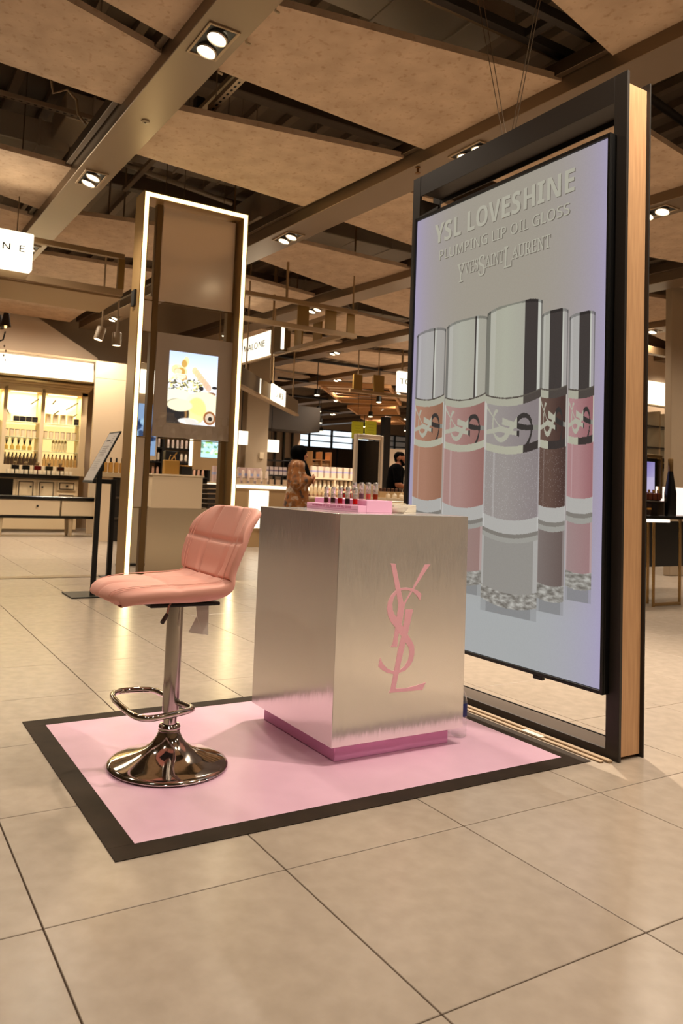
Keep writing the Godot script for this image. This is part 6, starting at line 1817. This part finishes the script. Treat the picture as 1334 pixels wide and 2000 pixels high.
func build_people() -> void:
	# the woman: turned to the picture's right, forearms folded before her
	var w := thing("person", "person in black headscarf and mustard floral robe standing with folded arms", "person", Vector3(6.02, 0, -10.4), "", deg_to_rad(-30))
	var skin_m := mat("skin_light", Color(0.66, 0.42, 0.29), 0.55)
	skin_m.subsurf_scatter_enabled = true
	skin_m.subsurf_scatter_strength = 0.05
	var hc := Vector3(0.03, 1.495, 0)
	var st := begin()
	var torso := [[Vector3(0, 0.95, 0), Vector3(0, 1.12, 0), 0.135, 0.115], [Vector3(0, 1.12, 0), Vector3(0, 1.29, 0), 0.115, 0.125], [Vector3(-0.01, 1.31, -0.15), Vector3(-0.01, 1.31, 0.15), 0.062, 0.062], [Vector3(-0.01, 1.30, 0), Vector3(0.0, 1.42, 0), 0.065, 0.05]]
	var arms := []
	for s: float in [-1.0, 1.0]:
		arms.append([Vector3(-0.01, 1.30, s * 0.17), Vector3(-0.02, 1.04, s * 0.22), 0.052, 0.043])
		arms.append([Vector3(-0.02, 1.04, s * 0.22), Vector3(0.20, 1.10 + 0.03 * s, s * 0.05), 0.043, 0.028])
		arms.append([Vector3(0.0, 0.93, s * 0.09), Vector3(0.02, 0.49, s * 0.10), 0.085, 0.058])
		arms.append([Vector3(0.02, 0.49, s * 0.10), Vector3(-0.02, 0.08, s * 0.10), 0.056, 0.036])
		arms.append([Vector3(-0.04, 0.045, s * 0.10), Vector3(0.14, 0.028, s * 0.11), 0.035, 0.026])
	skin(st, torso + arms, 0.014, 0.05)
	head(st, hc)
	hand(st, Vector3(0.215, 1.125, 0.045), Vector3(0.5, 0.15, -0.9), Vector3(-0.6, -0.5, 0.2), Vector3(0.2, 1, 0.2), 0.45)
	hand(st, Vector3(0.215, 1.075, -0.045), Vector3(0.4, 0.1, 0.9), Vector3(-0.6, -0.5, 0), Vector3(0.2, 1, 0), 0.5)
	obj("body", done(st), skin_m, w)
	face_bits(hc, w)
	st = begin()
	skin(st, [[Vector3(0.0, 0.10, 0), Vector3(0.0, 0.70, 0), 0.25, 0.20], [Vector3(0, 0.70, 0), Vector3(0, 1.12, 0), 0.195, 0.160], [Vector3(0, 1.12, 0), Vector3(-0.01, 1.29, 0), 0.160, 0.150], [Vector3(-0.01, 1.315, -0.14), Vector3(-0.01, 1.315, 0.14), 0.075, 0.075],
		[Vector3(-0.01, 1.30, 0.17), Vector3(-0.03, 1.04, 0.225), 0.075, 0.080], [Vector3(-0.03, 1.04, 0.225), Vector3(0.17, 1.10, 0.085), 0.080, 0.058], [Vector3(-0.01, 1.30, -0.17), Vector3(-0.03, 1.03, -0.225), 0.075, 0.080], [Vector3(-0.03, 1.03, -0.225), Vector3(0.17, 1.06, -0.085), 0.080, 0.058]], 0.016, 0.05)
	var robe := mat("robe_mustard", Color.WHITE, 0.75)
	var n := noise_tex(61, 0.022, 256, 3, Color(0.40, 0.20, 0.02), Color(0.40, 0.20, 0.02))
	var g := Gradient.new()
	g.offsets = PackedFloat32Array([0.0, 0.26, 0.30, 0.64, 0.69, 0.78, 1.0])
	g.colors = PackedColorArray([Color(0.12, 0.08, 0.06), Color(0.16, 0.10, 0.05), Color(0.47, 0.26, 0.02), Color(0.52, 0.30, 0.02), Color(0.60, 0.50, 0.42), Color(0.72, 0.64, 0.56), Color(0.45, 0.38, 0.3)])
	n.color_ramp = g
	triplanar(robe, n, Vector3(1.1, 1.1, 1.1))
	obj("robe", done(st), robe, w)
	st = begin()
	skin(st, [[hc + Vector3(-0.045, 0.035, 0), hc + Vector3(-0.005, 0.045, 0), 0.118, 0.104], [hc + Vector3(-0.04, 0.0, 0), hc + Vector3(-0.02, -0.12, 0), 0.105, 0.085], [hc + Vector3(-0.02, -0.12, 0), Vector3(0.02, 1.29, 0), 0.085, 0.115], [Vector3(0.04, 1.29, 0), Vector3(0.13, 1.13, 0.01), 0.115, 0.09], [hc + Vector3(0.015, 0.085, -0.02), hc + Vector3(0.015, 0.085, 0.02), 0.05, 0.05]], 0.012, 0.04)
	obj("headscarf", done(st), mat("scarf_black", Color(0.018, 0.016, 0.015), 0.8), w)
	for k: String in ["scarf_black"]:
		mats[k].metallic_specular = 0.12
	# the man: bearded, black T-shirt, bent over his counter
	var m := thing("person", "person with dark beard and black T-shirt working at a counter", "person", Vector3(9.02, 0, -11.84), "", deg_to_rad(-32))
	var tan := mat("skin_tan", Color(0.56, 0.34, 0.22), 0.55)
	var h2 := Vector3(0.085, 1.615, 0)
	st = begin()
	torso = [[Vector3(-0.02, 0.97, 0), Vector3(0.0, 1.15, 0), 0.15, 0.135], [Vector3(0.0, 1.15, 0), Vector3(0.02, 1.36, 0), 0.135, 0.145], [Vector3(0.02, 1.415, -0.165), Vector3(0.02, 1.415, 0.165), 0.068, 0.068], [Vector3(0.03, 1.40, 0), Vector3(0.06, 1.53, 0), 0.075, 0.058]]
	arms = []
	for s: float in [-1.0, 1.0]:
		arms.append([Vector3(0.02, 1.40, s * 0.20), Vector3(0.04, 1.11, s * 0.245), 0.060, 0.048])
		arms.append([Vector3(0.04, 1.11, s * 0.245), Vector3(0.28, 1.035, s * 0.13), 0.048, 0.031])
		arms.append([Vector3(0.0, 0.95, s * 0.10), Vector3(0.03, 0.51, s * 0.11), 0.095, 0.064])
		arms.append([Vector3(0.03, 0.51, s * 0.11), Vector3(-0.02, 0.09, s * 0.11), 0.062, 0.040])
		arms.append([Vector3(-0.05, 0.05, s * 0.11), Vector3(0.16, 0.032, s * 0.12), 0.040, 0.030])
	skin(st, torso + arms, 0.014, 0.05)
	head(st, h2)
	hand(st, Vector3(0.30, 1.03, 0.125), Vector3(1, -0.1, -0.35), Vector3(0.1, -1, 0), Vector3(0.3, 0.1, -1), 0.35)
	hand(st, Vector3(0.30, 1.03, -0.125), Vector3(1, -0.1, 0.35), Vector3(0.1, -1, 0), Vector3(0.3, 0.1, 1), 0.35)
	obj("body", done(st), tan, m)
	face_bits(h2, m)
	st = begin()
	skin(st, [[Vector3(-0.02, 0.92, 0), Vector3(0.0, 1.15, 0), 0.165, 0.155], [Vector3(0.0, 1.15, 0), Vector3(0.02, 1.36, 0), 0.155, 0.160], [Vector3(0.02, 1.42, -0.16), Vector3(0.02, 1.42, 0.16), 0.080, 0.080], [Vector3(0.02, 1.40, 0.20), Vector3(0.035, 1.19, 0.24), 0.080, 0.074], [Vector3(0.02, 1.40, -0.20), Vector3(0.035, 1.19, -0.24), 0.080, 0.074]], 0.014, 0.05)
	obj("t_shirt", done(st), mat("shirt_black", Color(0.022, 0.020, 0.022), 0.85), m)
	st = begin()
	skin(st, [[Vector3(0.0, 0.96, 0.09), Vector3(0.03, 0.5, 0.11), 0.115, 0.085], [Vector3(0.03, 0.5, 0.11), Vector3(-0.02, 0.11, 0.11), 0.085, 0.065], [Vector3(0.0, 0.96, -0.09), Vector3(0.03, 0.5, -0.11), 0.115, 0.085], [Vector3(0.03, 0.5, -0.11), Vector3(-0.02, 0.11, -0.11), 0.085, 0.065]], 0.016, 0.03)
	obj("trousers", done(st), mat("trousers_dark", Color(0.03, 0.03, 0.035), 0.8), m)
	st = begin()
	skin(st, [[h2 + Vector3(-0.03, 0.05, 0), h2 + Vector3(0.01, 0.055, 0), 0.087, 0.078], [h2 + Vector3(-0.055, 0.03, 0), h2 + Vector3(-0.06, -0.03, 0), 0.070, 0.050]], 0.010, 0.02)
	obj("hair", done(st), mat("hair_dark", Color(0.028, 0.02, 0.016), 0.75), m)
	st = begin()
	skin(st, [[h2 + Vector3(0.01, -0.035, -0.060), h2 + Vector3(0.055, -0.095, -0.022), 0.024, 0.030], [h2 + Vector3(0.01, -0.035, 0.060), h2 + Vector3(0.055, -0.095, 0.022), 0.024, 0.030], [h2 + Vector3(0.062, -0.098, -0.015), h2 + Vector3(0.062, -0.115, 0.015), 0.032, 0.032], [h2 + Vector3(0.085, -0.046, -0.02), h2 + Vector3(0.085, -0.046, 0.02), 0.008, 0.008]], 0.008, 0.02)
	obj("beard", done(st), mat("hair_dark"), m)
	for k: String in ["shirt_black", "hair_dark", "trousers_dark"]:
		mats[k].metallic_specular = 0.12

func _ready() -> void:
	camera_and_air()
	build_floor()
	build_shell()
	build_beams()
	build_panels()
	build_downlights()
	build_screen()
	build_mat()
	build_counter()
	build_tray()
	build_stool()
	build_portal()
	build_stands()
	build_left_shop()
	build_signs()
	build_void()
	build_hall()
	build_right()
	build_people()
